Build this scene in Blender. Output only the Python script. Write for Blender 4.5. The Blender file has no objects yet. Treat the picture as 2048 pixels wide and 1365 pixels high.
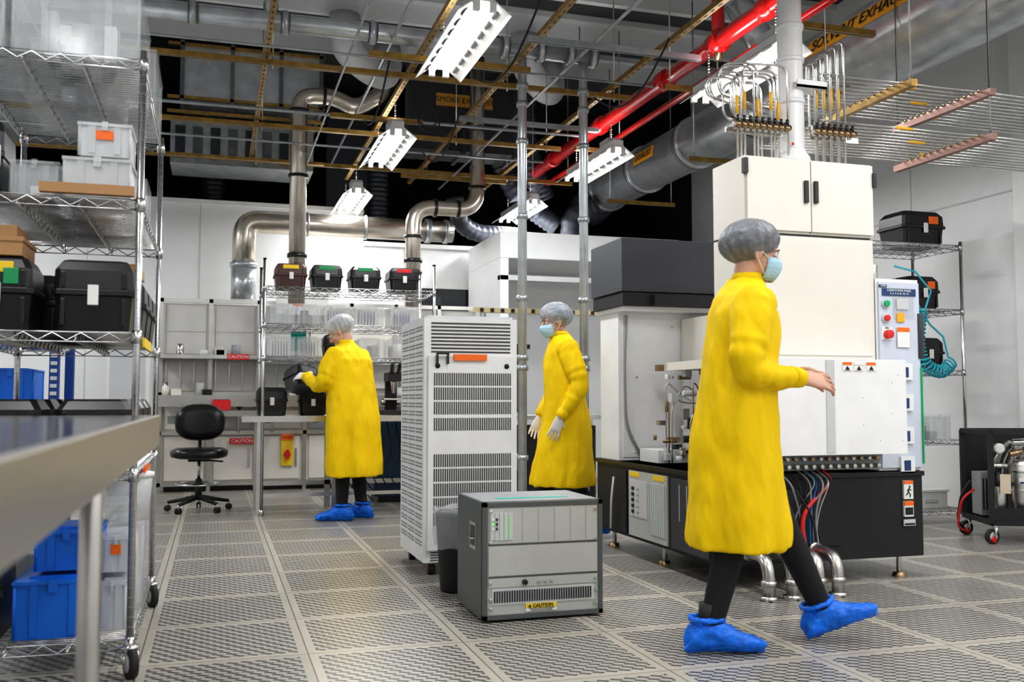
import bpy, math, random
from mathutils import Matrix, Vector, Euler, noise
random.seed(4)
S=bpy.context.scene
R=math.radians
# ---------------------------------------------------------------- materials
MATS={}
def mat(name,col,rough=.5,metal=0,var=.04,bump=0,bscale=40,stretch=(1,1,1),emit=0,alpha=1,trans=0,coat=0,vscale=6,spec=None,bdet=4):
    if name in MATS: return MATS[name]
    m=bpy.data.materials.new(name); m.use_nodes=True
    nt=m.node_tree; p=nt.nodes['Principled BSDF']
    tc=nt.nodes.new('ShaderNodeTexCoord'); mp=nt.nodes.new('ShaderNodeMapping')
    mp.inputs['Scale'].default_value=stretch
    nt.links.new(tc.outputs['Object'],mp.inputs['Vector'])
    n=nt.nodes.new('ShaderNodeTexNoise'); n.inputs['Scale'].default_value=vscale; n.inputs['Detail'].default_value=3
    nt.links.new(mp.outputs[0],n.inputs['Vector'])
    r=nt.nodes.new('ShaderNodeValToRGB')
    r.color_ramp.elements[0].position=.3; r.color_ramp.elements[1].position=.7
    r.color_ramp.elements[0].color=[max(0,c*(1-var)) for c in col]+[1]
    r.color_ramp.elements[1].color=[min(1,c*(1+var)) for c in col]+[1]
    nt.links.new(n.outputs['Fac'],r.inputs[0]); nt.links.new(r.outputs[0],p.inputs['Base Color'])
    p.inputs['Roughness'].default_value=rough; p.inputs['Metallic'].default_value=metal
    if spec is not None: p.inputs['Specular IOR Level'].default_value=spec
    if coat: p.inputs['Coat Weight'].default_value=coat
    if trans: p.inputs['Transmission Weight'].default_value=trans
    if alpha<1: p.inputs['Alpha'].default_value=alpha
    if emit:
        p.inputs['Emission Color'].default_value=list(col)+[1]; p.inputs['Emission Strength'].default_value=emit
    if bump:
        n2=nt.nodes.new('ShaderNodeTexNoise'); n2.inputs['Scale'].default_value=bscale; n2.inputs['Detail'].default_value=bdet
        nt.links.new(mp.outputs[0],n2.inputs['Vector'])
        b=nt.nodes.new('ShaderNodeBump'); b.inputs['Strength'].default_value=bump; b.inputs['Distance'].default_value=.02
        nt.links.new(n2.outputs['Fac'],b.inputs['Height']); nt.links.new(b.outputs[0],p.inputs['Normal'])
    MATS[name]=m; return m
WHITE=mat('white_paint',(.80,.80,.80),.45)
CREAM=mat('cream_enamel',(.74,.705,.64),.35,var=.015)
WALLM=mat('cleanroom_wall',(.76,.77,.775),.35,var=.02)
LGREY=mat('light_grey_paint',(.55,.56,.57),.45)
MGREY=mat('mid_grey',(.28,.29,.30),.5)
DGREY=mat('dark_grey_paint',(.042,.045,.055),.5)
BLACK=mat('black_plastic',(.010,.010,.012),.33)
MATTEBLK=mat('matte_black',(.012,.012,.014),.6)
BROWNP=mat('brown_plastic',(.07,.028,.02),.4)
CHROME=mat('chrome_wire',(.60,.60,.61),.22,1)
STEEL=mat('stainless_steel',(.58,.565,.54),.28,1,var=.08)
BRUSH=mat('brushed_table_steel',(.60,.59,.57),.33,1,bump=.05,bscale=60,stretch=(1,.05,1))
GALV=mat('galvanised_steel',(.42,.45,.47),.34,.7,var=.2,vscale=9)
GALVL=mat('bright_galvanised_duct',(.54,.57,.59),.28,.65,var=.16,vscale=7)
GALVD=mat('dull_galvanised',(.17,.18,.19),.45,.5,var=.25)
GOLD=mat('zinc_gold_strut',(.38,.235,.065),.36,.7,var=.3,vscale=12)
BRASS=mat('brass',(.40,.28,.16),.3,1)
RED=mat('red_pipe_paint',(.62,.009,.009),.25,coat=.4)
REDP=mat('red_plastic',(.65,.02,.02),.4)
BLUEP=mat('blue_plastic',(.005,.15,.66),.35)
BLUED=mat('blue_rack_paint',(.01,.06,.28),.4)
TEAL=mat('teal_hose',(.02,.38,.48),.3)
ORANGE=mat('orange_label',(.9,.16,.01),.5,var=.01)
YELL=mat('yellow_label',(.85,.60,.02),.5,var=.01)
GREEN=mat('green_tape',(.01,.28,.10),.5)
TEALT=mat('teal_tape',(.0,.42,.36),.5)
PAPER=mat('paper_white',(.8,.8,.78),.7,var=.01)
INK=mat('ink_black',(.01,.01,.01),.6,var=0)
INKB=mat('ink_navy',(.02,.05,.15),.6,var=0)
CARD=mat('cardboard',(.42,.24,.11),.8)
CLEAR=mat('clear_plastic',(.78,.81,.83),.10,alpha=.22,var=.02)
MILK=mat('milky_plastic',(.80,.82,.83),.25,alpha=.48,var=.03)
BAG=mat('thin_plastic_bag',(.75,.77,.8),.15,alpha=.3,bump=.6,bscale=18)
PURP=mat('wafer_purple',(.08,.07,.30),.2)
VOID=mat('plenum_shade_black',(.006,.006,.007),.8)  # near-black colour stands in for the unlit space above the lamps
FLEX=mat('flex_duct_dark',(.05,.055,.07),.4,.3)
LEDG=mat('green_led',(.15,.75,.15),.4,emit=.4)
BTNG=mat('green_button',(.0,.40,.13),.4)
CEILW=mat('ceiling_white',(.66,.67,.68),.6)
DECKG=mat('deck_shade_grey',(.05,.052,.055),.7)  # deck colour darkened to paint in the shade above the fixtures
INSUL=mat('duct_wrap_white',(.45,.46,.47),.6,bump=.3,bscale=10)
PVCW=mat('white_duct_sleeve',(.78,.78,.78),.35,bump=.12,bscale=6)
TUBEL=mat('lamp_tube',(1,.98,.96),.4,emit=9,var=0)
RUBBER=mat('black_rubber',(.02,.02,.02),.7)
VINYL=mat('black_vinyl',(.012,.012,.014),.28)
GLASSD=mat('dark_glass',(.02,.025,.03),.08)
TRANSL=mat('translucent_window',(.52,.515,.49),.25,var=.15,vscale=2)
BLUEBOX=mat('dark_blue_panel',(.01,.06,.13),.4)
GRILLE=mat('grille_dark',(.06,.06,.06),.6)
ORL=mat('orange_pipe_label',(.85,.40,.02),.5,var=.01)
# people
COAT=mat('yellow_gown_cloth',(.83,.565,.004),.7,var=.06,bump=.5,bscale=6,stretch=(1.4,1.4,.4),spec=.2,bdet=3)
PANTS=mat('black_trousers',(.008,.008,.010),.8,bump=.3,bscale=12)
SKIN=mat('skin',(.58,.33,.24),.5,var=.05)
GLOVE=mat('white_glove',(.74,.70,.66),.45,bump=.15,bscale=60)
CAPM=mat('hair_net',(.74,.77,.80),.4,alpha=.5,bump=.35,bscale=45,var=.12,vscale=50)
CAPG=mat('hair_net_bluegrey',(.40,.44,.50),.4,alpha=.68,bump=.35,bscale=45,var=.15,vscale=50)
CAPD=mat('hair_net_grey',(.20,.21,.235),.4,alpha=.8,bump=.35,bscale=45,var=.2,vscale=50)
HAIR=mat('dark_hair',(.035,.022,.015),.6,bump=.4,bscale=40)
MASKM=mat('mask_blue',(.42,.63,.75),.7,bump=.3,bscale=20,stretch=(.2,.2,4))
SHOE=mat('blue_shoe_cover',(.0,.16,.76),.38,bump=.8,bscale=20,var=.25,vscale=25)
EYEW=mat('eye_white',(.8,.8,.8),.2); IRIS=mat('iris_dark',(.05,.03,.02),.1); LIP=mat('lip',(.45,.17,.14),.5)

# ---------------------------------------------------------------- mesh builder
class M:
    def __init__(s): s.v=[];s.f=[];s.fm=[];s.sm=[];s.ml=[];s.T=Matrix.Identity(4)
    def add(s,vs,fs,mt,smooth=False):
        if mt not in s.ml: s.ml.append(mt)
        i=s.ml.index(mt); o=len(s.v)
        s.v+= [tuple(s.T@Vector(v)) for v in vs]
        for f in fs: s.f.append([k+o for k in f]); s.fm.append(i); s.sm.append(smooth)
    def box(s,x0,x1,y0,y1,z0,z1,mt,tx=0,ty=0):
        v=[(x0,y0,z0),(x1,y0,z0),(x1,y1,z0),(x0,y1,z0),(x0+tx,y0+ty,z1),(x1-tx,y0+ty,z1),(x1-tx,y1-ty,z1),(x0+tx,y1-ty,z1)]
        s.add(v,[(0,3,2,1),(4,5,6,7),(0,1,5,4),(1,2,6,5),(2,3,7,6),(3,0,4,7)],mt)
    def loft(s,rings,mt,cap=True,smooth=True,closed=False):
        n=len(rings[0]); vs=[p for r in rings for p in r]; fs=[]
        k=len(rings)
        for i in range(k if closed else k-1):
            a=i*n; b=((i+1)%k)*n
            for j in range(n):
                j2=(j+1)%n; fs.append((a+j,a+j2,b+j2,b+j))
        if cap and not closed:
            fs.append(tuple(range(n-1,-1,-1))); fs.append(tuple(range((k-1)*n,k*n)))
        s.add(vs,fs,mt,smooth)
    def tube(s,pts,r,mt,n=8,cap=True,closed=False,ell=None):
        pts=[Vector(p) for p in pts]; k=len(pts)
        if not hasattr(r,'__len__'): r=[r]*k
        rings=[]; u=None
        for i in range(k):
            if closed: t=pts[(i+1)%k]-pts[i-1]
            elif i==0: t=pts[1]-pts[0]
            elif i==k-1: t=pts[-1]-pts[-2]
            else: t=(pts[i]-pts[i-1]).normalized()+(pts[i+1]-pts[i]).normalized()
            if t.length<1e-9: t=Vector((0,0,1))
            t.normalize()
            if u is None:
                a=Vector((0,0,1)) if abs(t.z)<.9 else Vector((1,0,0))
                u=a.cross(t).normalized()
            else:
                u=(u-t*u.dot(t))
                if u.length<1e-6: u=Vector((1,0,0)).cross(t)
                u.normalize()
            w=t.cross(u)
            rings.append([pts[i]+(u*math.cos(2*math.pi*j/n)+w*math.sin(2*math.pi*j/n))*r[i] for j in range(n)])
        s.loft(rings,mt,cap,True,closed)
    def cyl(s,p0,p1,r,mt,n=14,r2=None): s.tube([p0,p1],[r,r if r2 is None else r2],mt,n)
    def ell(s,c,rx,ry,rz,mt,n=16,k=10,f=None):
        c=Vector(c); vs=[];fs=[]
        for i in range(k+1):
            th=math.pi*i/k
            for j in range(n):
                ph=2*math.pi*j/n
                d=Vector((math.sin(th)*math.cos(ph),math.sin(th)*math.sin(ph),math.cos(th)))
                q=1 if f is None else f(d)
                vs.append(c+Vector((d.x*rx,d.y*ry,d.z*rz))*q)
        for i in range(k):
            for j in range(n):
                j2=(j+1)%n; fs.append((i*n+j,(i+1)*n+j,(i+1)*n+j2,i*n+j2))
        s.add(vs,fs,mt,True)
    def build(s,name,loc=(0,0,0),bevel=0,parent=None,mods=None,rot=0):
        loc=Vector(loc)
        me=bpy.data.meshes.new(name); me.from_pydata([tuple(Vector(v)-loc) for v in s.v],[],s.f)
        for m_ in s.ml: me.materials.append(m_)
        me.polygons.foreach_set('material_index',s.fm); me.polygons.foreach_set('use_smooth',s.sm); me.update()
        ob=bpy.data.objects.new(name,me); S.collection.objects.link(ob); ob.location=loc; ob.rotation_euler[2]=rot
        if bevel:
            b=ob.modifiers.new('bevel','BEVEL'); b.width=bevel; b.segments=2; b.limit_method='ANGLE'; b.angle_limit=R(50)
        if parent: ob.parent=parent
        return ob
def text(parent,body,loc,size,mt,face='-Y',align='CENTER',name='lettering',bold=0,M3=None,sx=1):
    c=bpy.data.curves.new(name,'FONT'); c.body=body; c.size=size; c.align_x=align; c.align_y='CENTER'; c.extrude=.0006; c.offset=bold
    c.materials.append(mt)
    o=bpy.data.objects.new(name,c); S.collection.objects.link(o)
    if M3 is not None: rot=M3.to_euler()
    else: rot={'-Y':Euler((R(90),0,0)),'-X':Euler((R(90),0,R(-90)))}[face]
    o.rotation_euler=rot; o.scale=(sx,1,1)
    o.location=loc
    if parent:
        o.parent=parent; o.location=Vector(loc)-parent.location
    return o
def arc(c,r,a0,a1,ax1,ax2,n=8):
    c=Vector(c);ax1=Vector(ax1);ax2=Vector(ax2)
    return [c+ax1*r*math.cos(R(a0+(a1-a0)*i/n))+ax2*r*math.sin(R(a0+(a1-a0)*i/n)) for i in range(n+1)]
def fillet(pts,r,n=6):
    pts=[Vector(p) for p in pts]; out=[pts[0]]
    for i in range(1,len(pts)-1):
        a=(pts[i-1]-pts[i]); b=(pts[i+1]-pts[i]); rr=min(r,a.length*.49,b.length*.49)
        p0=pts[i]+a.normalized()*rr; p2=pts[i]+b.normalized()*rr
        for k in range(n+1):
            t=k/n; out.append(p0*(1-t)**2+pts[i]*2*t*(1-t)+p2*t*t)
    out.append(pts[-1]); return out

# ---------------------------------------------------------------- camera
cam=bpy.data.cameras.new('camera'); co=bpy.data.objects.new('camera',cam); S.collection.objects.link(co); S.camera=co
co.location=(0,0,.97); co.rotation_euler=(R(93.5),0,R(-17.1)); cam.lens=33.93; cam.sensor_width=36; cam.clip_start=.02
cam.dof.use_dof=True; cam.dof.focus_distance=6.2; cam.dof.aperture_fstop=3.5

# ---------------------------------------------------------------- room
def floor_mat():
    m=bpy.data.materials.new('perforated_floor_tile'); m.use_nodes=True; nt=m.node_tree; p=nt.nodes['Principled BSDF']
    def mth(op,a,b=None):
        n=nt.nodes.new('ShaderNodeMath'); n.operation=op
        for i,q in enumerate((a,b)):
            if q is None: continue
            if isinstance(q,(int,float)): n.inputs[i].default_value=q
            else: nt.links.new(q,n.inputs[i])
        return n.outputs[0]
    tc=nt.nodes.new('ShaderNodeTexCoord'); sp=nt.nodes.new('ShaderNodeSeparateXYZ'); nt.links.new(tc.outputs['Object'],sp.inputs[0])
    x,y=sp.outputs[0],sp.outputs[1]
    u=mth('DIVIDE',mth('ADD',x,10*.61+.25),.61); v=mth('DIVIDE',mth('ADD',y,20*.61-3.82),.61)
    fu=mth('FRACT',u); fv=mth('FRACT',v)
    ex=mth('MINIMUM',fu,mth('SUBTRACT',1,fu)); ey=mth('MINIMUM',fv,mth('SUBTRACT',1,fv)); e=mth('MINIMUM',ex,ey)
    inner=mth('GREATER_THAN',e,.055); seam=mth('LESS_THAN',e,.0045)
    N=12
    cu=mth('MULTIPLY',fu,N); cv=mth('MULTIPLY',fv,N*1.5)
    row=mth('FLOOR',cv); cu2=mth('ADD',cu,mth('MULTIPLY',mth('MODULO',row,2),.5))
    du=mth('SUBTRACT',mth('FRACT',cu2),.5); dv=mth('SUBTRACT',mth('FRACT',cv),.5)
    dv2=mth('ADD',dv,mth('MULTIPLY',mth('SINE',mth('MULTIPLY',du,6.28)),.2))
    dist=mth('ADD',mth('POWER',mth('ABSOLUTE',mth('DIVIDE',du,.43)),2.5),mth('POWER',mth('ABSOLUTE',mth('DIVIDE',dv2,.28)),2))
    hole=mth('MULTIPLY',mth('LESS_THAN',dist,1),inner)
    cmb=nt.nodes.new('ShaderNodeCombineXYZ'); nt.links.new(mth('FLOOR',u),cmb.inputs[0]); nt.links.new(mth('FLOOR',v),cmb.inputs[1])
    wn=nt.nodes.new('ShaderNodeTexWhiteNoise'); nt.links.new(cmb.outputs[0],wn.inputs['Vector'])
    nz=nt.nodes.new('ShaderNodeTexNoise'); nz.inputs['Scale'].default_value=2.5; nz.inputs['Detail'].default_value=5; nt.links.new(tc.outputs['Object'],nz.inputs['Vector'])
    tone=mth('ADD',mth('MULTIPLY',wn.outputs['Value'],.16),mth('ADD',.84,mth('MULTIPLY',nz.outputs['Fac'],.16)))
    def mix(f,a,b):
        n=nt.nodes.new('ShaderNodeMix'); n.data_type='RGBA'
        nt.links.new(f,n.inputs[0])
        for i,q in ((6,a),(7,b)):
            if isinstance(q,tuple): n.inputs[i].default_value=q
            else: nt.links.new(q,n.inputs[i])
        return n.outputs[2]
    c=mix(inner,(.45,.42,.36,1),(.42,.40,.355,1))
    c=mix(hole,c,(.026,.026,.027,1)); c=mix(seam,c,(.13,.12,.10,1))
    hs=nt.nodes.new('ShaderNodeVectorMath'); hs.operation='SCALE'; nt.links.new(c,hs.inputs[0]); nt.links.new(tone,hs.inputs['Scale'])
    nt.links.new(hs.outputs[0],p.inputs['Base Color']); p.inputs['Roughness'].default_value=.32
    h=mth('SUBTRACT',1,mth('ADD',hole,seam)); b=nt.nodes.new('ShaderNodeBump'); b.inputs['Strength'].default_value=.5; b.inputs['Distance'].default_value=.004
    nt.links.new(h,b.inputs['Height']); nt.links.new(b.outputs[0],p.inputs['Normal'])
    return m
FLOORM=floor_mat()
XL,XR,YN,YB,ZC=-3.2,6.0,-3.2,11.7,5.0
ZR=ZC-.27
m=M(); m.box(XL-.1,XR+.1,YN-.1,15.1,-.12,0,FLOORM); m.build('floor')
m=M(); m.box(XL-.1,XR+.1,YN,11.6,ZC,ZC+.1,DECKG)
for i in range(14):
    y=-3+i*1.02
    m.box(XL,XR,y,y+.62,ZC-.06,ZC,CEILW); m.box(XL,XR,y+.1,y+.16,ZC-.26,ZC-.06,CEILW)
m.box(XL,XR,11.6,15.1,ZC,ZC+.1,VOID)  # far ceiling painted black for the unlit plenum
m.build('ceiling')
m=M(); m.box(XR,XR+.1,YN,15,0,ZC,WALLM)
for y in [1.2,2.4,3.6,4.8,6.0,7.2,8.4,9.6,10.8]: m.box(XR-.004,XR,y,y+.012,0.1,ZC,LGREY)
m.box(XR-.006,XR,YN,YB,2.62,2.635,LGREY)
m.build('wall_right')
m=M(); m.box(XR-.10,XR,4.55,5.95,0,ZC,WALLM); m.build('wall_right_column',bevel=.004)
m=M(); m.box(XL-.1,XL,YN,15,0,ZC,WALLM); m.build('wall_left')
m=M(); m.box(XL,XR,YN-.1,YN,0,ZC,WALLM); m.build('wall_front')
m=M(); m.box(XL,1.7,YB,YB+.12,0,3.25,WALLM); m.box(1.7,XR,YB,YB+.12,0,2.85,WALLM)
for x in [-2.6,-1.4,-.2,1.0,2.2,4.6]: m.box(x,x+.012,YB-.004,YB,0,2.85 if x>1.7 else 3.25,LGREY)
m.box(XL,1.7,YB-.04,YB+.14,3.25,3.30,WHITE); m.box(1.7,XR,YB-.04,YB+.14,2.85,2.90,WHITE)
m.build('wall_back')
m=M(); m.box(XL,XR,15,15.1,0,ZC,VOID); m.build('wall_plenum_back')  # black backdrop, plenum darkness put into its colour
m=M(); m.box(XL,XL+.02,YB+.14,15,2,ZC,VOID); m.box(XR-.02,XR,11.4,15,2.9,ZC,VOID); m.build('plenum_shade_lining')  # black sheets over the side walls, painted shade for the void
for nm,a in (('baseboard_back',(XL,XR,YB-.015,YB,0,.1)),('baseboard_right',(XR-.012,XR,YN,4.5,0,.1))):
    m=M(); m.box(*a,LGREY); m.build(nm)
m=M(); m.box(2.35,3.25,YB-.03,YB-.005,1.3,2.42,WHITE); m.box(2.42,3.18,YB-.036,YB-.03,1.37,2.35,GLASSD)
m.build('window_1')
m=M(); m.box(3.0,5.2,10.2,11.6,2.55,2.85,WALLM); m.box(3.0,5.2,10.2,10.3,2.30,2.36,LGREY)
m.box(3.0,3.1,10.2,11.6,0,2.55,WALLM); m.box(5.1,5.2,10.2,11.6,0,2.55,WALLM)
m.box(3.1,5.1,11.4,11.5,0,2.55,WALLM)
m.build('white_alcove_enclosure',bevel=.005)

# ---------------------------------------------------------------- lights
def fixture(x,y,z=3.25,pw=34,up=3.5):
    m=M(); L=.61
    m.box(x-.05,x+.05,y-L,y+L,z+.02,z+.085,WHITE)
    for s_ in (-1,1):
        v=[(x+s_*.05,y-L,z+.03),(x+s_*.05,y+L,z+.03),(x+s_*.16,y+L,z-.055),(x+s_*.16,y-L,z-.055),
           (x+s_*.05,y-L,z+.036),(x+s_*.05,y+L,z+.036),(x+s_*.164,y+L,z-.05),(x+s_*.164,y-L,z-.05)]
        m.add(v,[(0,1,2,3),(7,6,5,4),(0,4,5,1),(1,5,6,2),(2,6,7,3),(3,7,4,0)],WHITE)
        for k in range(7):
            yy=y-L+.07+k*.165
            q=[(x+s_*.085,yy,z-.001),(x+s_*.085,yy+.10,z-.001),(x+s_*.10,yy+.10,z-.0126),(x+s_*.10,yy,z-.0126)]
            q=[(a,b,c+.012) for a,b,c in q]; q2=[(a,b,c-.020) for a,b,c in q]
            m.add(q2+q,[(0,1,2,3),(7,6,5,4),(0,4,5,1),(1,5,6,2),(2,6,7,3),(3,7,4,0)],GRILLE)
        m.cyl((x+s_*.05,y-L+.03,z-.01),(x+s_*.05,y+L-.03,z-.01),.013,TUBEL,8)
        m.box(x+s_*.05-.02,x+s_*.05+.02,y-L,y-L+.03,z-.035,z+.02,WHITE); m.box(x+s_*.05-.02,x+s_*.05+.02,y+L-.03,y+L,z-.035,z+.02,WHITE)
    m.box(x-.06,x+.06,y-L+.1,y-L+.3,z+.085,z+.13,LGREY)
    for yy in (y-.45,y+.45):
        for k in range(10): m.cyl((x,yy,z+.085+k*.022),(x,yy,z+.10+k*.022),.005 if k%2 else .009,STEEL,6)
    ob=m.build('fluorescent_light_fixture',loc=(x,y,z))
    l=bpy.data.lights.new('lamp','AREA'); l.shape='RECTANGLE'; l.size=.2; l.size_y=1.1; l.energy=pw; l.color=(.98,.99,1)
    lo=bpy.data.objects.new('lamp',l); S.collection.objects.link(lo); lo.parent=ob; lo.location=(0,0,-.04)
    if up:
        l=bpy.data.lights.new('uplight_lamp','AREA'); l.shape='RECTANGLE'; l.size=.1; l.size_y=1.0; l.energy=up; l.color=(.98,.99,1)
        lo=bpy.data.objects.new('uplight_lamp',l); S.collection.objects.link(lo); lo.parent=ob; lo.location=(0,0,.14); lo.rotation_euler=(R(180),0,0)
for y,pw in ((-1.9,20),(.6,22),(3.1,23),(5.85,34),(8.6,40),(11.0,34)):  # rows near and behind the camera are unseen, added as fill light
    for x in (1.45,3.47): fixture(x,y,pw=pw,up=4 if y<10 else 1.5)
for y in (-1.9,.6,2.6): fixture(-.9,y,pw=18); fixture(5.1,y,pw=24)  # side rows out of view, added to brighten the room
fixture(-2.3,6.5,pw=38); fixture(-2.3,9.5,pw=38)

# ---------------------------------------------------------------- overhead services
def strut(m,p0,p1,w=.041,mt=GOLD):
    p0=Vector(p0);p1=Vector(p1); d=(p1-p0); 
    if abs(d.x)>abs(d.y): m.box(p0.x,p1.x,p0.y-w/2,p0.y+w/2,p0.z-w/2,p0.z+w/2,mt); m.box(p0.x,p1.x,p0.y-w*.2,p0.y+w*.2,p0.z-w*.52,p0.z-w*.5,GRILLE)
    else:
        m.box(p0.x-w/2,p0.x+w/2,p0.y,p1.y,p0.z-w/2,p0.z+w/2,mt)
        n=int(abs(p1.y-p0.y)/.1)
        for i in range(n): yy=min(p0.y,p1.y)+.03+i*.1; m.box(p0.x-w*.18,p0.x+w*.18,yy,yy+.045,p0.z-w*.52,p0.z-w*.5,GRILLE)
m=M()
for y in (7.45,9.2,10.6): strut(m,(-3.1,y,3.545),(3.35,y,3.545))
strut(m,(3.6,5.3,3.40),(4.15,5.3,3.40))
for x in (.33,1.45,2.2,3.15): strut(m,(x,2,3.60),(x,11.4,3.60))
for x in (.33,2.2,3.15):
    for y in (5.0,7.45,9.2,10.6): m.cyl((x+.05,y,3.5),(x+.05,y,ZR),.006,STEEL,6)
for y in (6.3,8.3): strut(m,(2.05,y,3.5),(3.4,y,3.5),mt=GALV)
strut(m,(.9,8.2,3.4),(1.7,8.2,3.4)); strut(m,(1.0,6.7,3.42),(2.2,6.7,3.42)); strut(m,(1.9,10.3,3.42),(3.1,10.3,3.42))
m.build('gold_strut_grid')
m=M()
for (y,z,r) in ((6.9,3.47,.010),(8.4,3.46,.014),(9.6,3.5,.012),(5.7,3.8,.012)): m.cyl((-3,y,z),(3.3,y,z),r,GALV,8)
for (x,z,r) in ((.9,3.5,.010),(1.25,3.72,.014),(2.55,3.52,.012)): m.cyl((x,3,z),(x,11.3,z),r,GALV,8)
for (x,y0,y1) in ((1.2,7.0,8.5),(2.0,8.0,9.6),(3.0,6.0,7.4),(1.9,5.5,7.2)):
    m.tube([(x,y0+(y1-y0)*t/10,3.5-.25*math.sin(math.pi*t/10)) for t in range(11)],.008,RUBBER,6)
for (x,y) in ((1.62,7.6),(1.66,7.75)):
    m.tube(arc((x,y,3.28),.09,0,350,(1,0,0),(0,.3,1),20),.006,RUBBER,6,closed=True)
m.build('electrical_conduit_run')
m=M(); z=3.65;y=7.2
m.cyl((-1.2,y,z+.12),(2.92,y,z+.12),.070,GALVL,20)
for x in (-.2,.45,1.1,1.75,2.15,2.45,2.70,2.9): m.cyl((x-.02,y,z+.12),(x+.02,y,z+.12),.090,GALVL,20); m.cyl((x-.035,y,z+.12),(x+.035,y,z+.12),.078,GALVD,20)
m.cyl((.35,y,z+.12),(.35,y,z+.45),.05,GALV,14)
for x in (2.3,2.82):
    m.tube(fillet([(x,y,z+.08),(x,y,z-.3),(x,y,0)],.05),.036,GALVL,14)
    for zz in (.5,1.2,1.28,1.75,2.4,3.0,3.3,3.45): m.cyl((x,y,zz),(x,y,zz+.04),.047,GALV,14)
m.build('galvanised_exhaust_pipe',loc=(2.3,y,0))
m=M(); x=3.58; z=3.66
m.cyl((x,1.5,z),(x,10.7,z),.066,RED,20); m.cyl((x+.16,1.5,z-.12),(x+.16,10.7,z-.12),.028,RED,12)
for yy in (4.6,5.6,6.3,7.2,8.6,10): m.cyl((x,yy,z),(x,yy+.12,z),.084,RED,20)
m.cyl((x,6.35,z),(x,6.35,z+.35),.05,RED,14); m.cyl((x,6.35,z),(x,6.35,z-.14),.03,BRASS,12)
for yy in (6.9,8.9,10.4):
    m.box(x-.18,x+.35,yy-.02,yy+.02,z-.2,z-.16,GOLD); m.cyl((x-.13,yy,z-.18),(x-.13,yy,ZR),.006,STEEL,6); m.cyl((x+.3,yy,z-.18),(x+.3,yy,ZR),.006,STEEL,6)
m.build('red_sprinkler_pipe',loc=(x,6,z))
m=M(); x=4.62; z=3.57
pts=[(x,1,z),(x,6.7,z),(x,7.0,z),(x,11.2,z)]; m.tube(pts,[.31,.31,.25,.25],GALVL,32)
for yy in (2.5,4.2,6.75,7.4,8.6,9.8,10.9):
    r=.31 if yy<6.7 else .25
    m.cyl((x,yy,z),(x,yy+.05,z),r+.02,GALVL,32); m.cyl((x,yy+.05,z),(x,yy+.13,z),r+.008,GALVD,32)
m.cyl((x,11.1,z),(x,11.6,z-.1),.25,FLEX,24)
for yy in (8.0,10.0):
    m.box(x-.42,x+.42,yy-.02,yy+.02,z-.37,z-.33,GOLD)
    for s_ in (-1,1): m.cyl((x+s_*.38,yy,z-.35),(x+s_*.38,yy,ZR),.006,STEEL,6)
m.cyl((x-.05,7.0,z+.1),(x-.5,7.0,z+.75),.12,GALVL,20)
def band(m,y0,y1,r,a0,a1):
    n=8; vs=[];fs=[]
    for i in range(n+1):
        a=R(a0+(a1-a0)*i/n)
        for yy in (y0,y1): vs.append((x+r*math.cos(a),yy,z+r*math.sin(a)))
    for i in range(n): fs.append((2*i,2*i+1,2*i+3,2*i+2))
    m.add(vs,fs,ORL,True)
band(m,5.05,6.30,.313,150,176); band(m,9.15,9.65,.253,158,186)
duct=m.build('spiral_exhaust_duct',loc=(x,6,z))
def ductlabel(txt,yy,r,ang,size):
    a=R(ang); n=Vector((math.cos(a),0,math.sin(a))); xa=Vector((0,-1,0)); ya=n.cross(xa)
    M3=Matrix((xa,ya,n)).transposed()
    text(duct,txt,(x+n.x*(r+.004),yy,z+n.z*(r+.004)),size,INK,M3=M3,bold=.001)
ductlabel('SOLVENT EXHAUST',5.68,.313,163,.125); ductlabel('EXHAUST',9.4,.253,172,.095)
m=M()
m.box(-.4,1.05,10.4,11.2,4.1,4.66,GALVL); m.box(-.5,1.0,10.75,11.4,3.50,3.95,GALV); m.box(-3,-.6,10.2,11.2,3.7,4.5,GALV)
for xx in (-.4,.1,.6,1.02): m.box(xx,xx+.04,10.36,11.24,4.05,4.70,GALVD)
for zz in (3.5,3.95,4.1,4.66): m.box(-.52,1.08,10.36,10.40,zz-.015,zz+.015,GOLD)
for k in range(8): m.box(-.45+k*.18,-.35+k*.18,10.73,10.75,3.55,3.9,GALVD if k%2 else FLEX)
m.box(1.3,1.9,12.2,13.2,3.3,4.7,DGREY)
o=m.build('rectangular_supply_duct',loc=(0,10,4))
m=M(); m.box(1.95,3.25,10.35,10.85,3.75,4.68,mat('duct_charcoal',(.025,.025,.028),.5)); m.box(2.3,2.95,10.342,10.35,4.25,4.39,mat('brown_label',(.55,.27,.03),.5))
for xx in (1.95,2.6,3.21): m.box(xx,xx+.04,10.345,10.9,3.72,4.7,DGREY)
m.box(2.3,2.95,10.336,10.344,4.25,4.39,MATS['brown_label'])
o=m.build('smoke_exhaust_duct',loc=(2.4,10.4,4)); text(o,'SMOKE EXHAUST',(2.63,10.333,4.32),.085,INK)
m=M()
for (xx,yy) in ((1.15,9.3),(3.0,9.3)):
    m.tube(fillet([(xx,yy,ZR),(xx,yy,4.4),(xx+.3,yy+.3,4.3),(xx+.55,yy+.7,4.4),(xx+.55,yy+.8,ZR)],.25),.15,INSUL,18)
m.build('insulated_air_duct',loc=(2,10,4.5))
def flex(pts,r,name='flexible_black_duct',mt=FLEX):
    m=M(); P=fillet(pts,.3,8); Q=[]
    for a,b in zip(P[:-1],P[1:]):
        k=max(1,int((b-a).length/.02)); Q+= [a.lerp(b,t/k) for t in range(k)]
    Q.append(P[-1]); rr=[r*(1 if i%3 else .88) for i in range(len(Q))]
    m.tube(Q,rr,mt,16); m.build(name,loc=pts[0])
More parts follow.
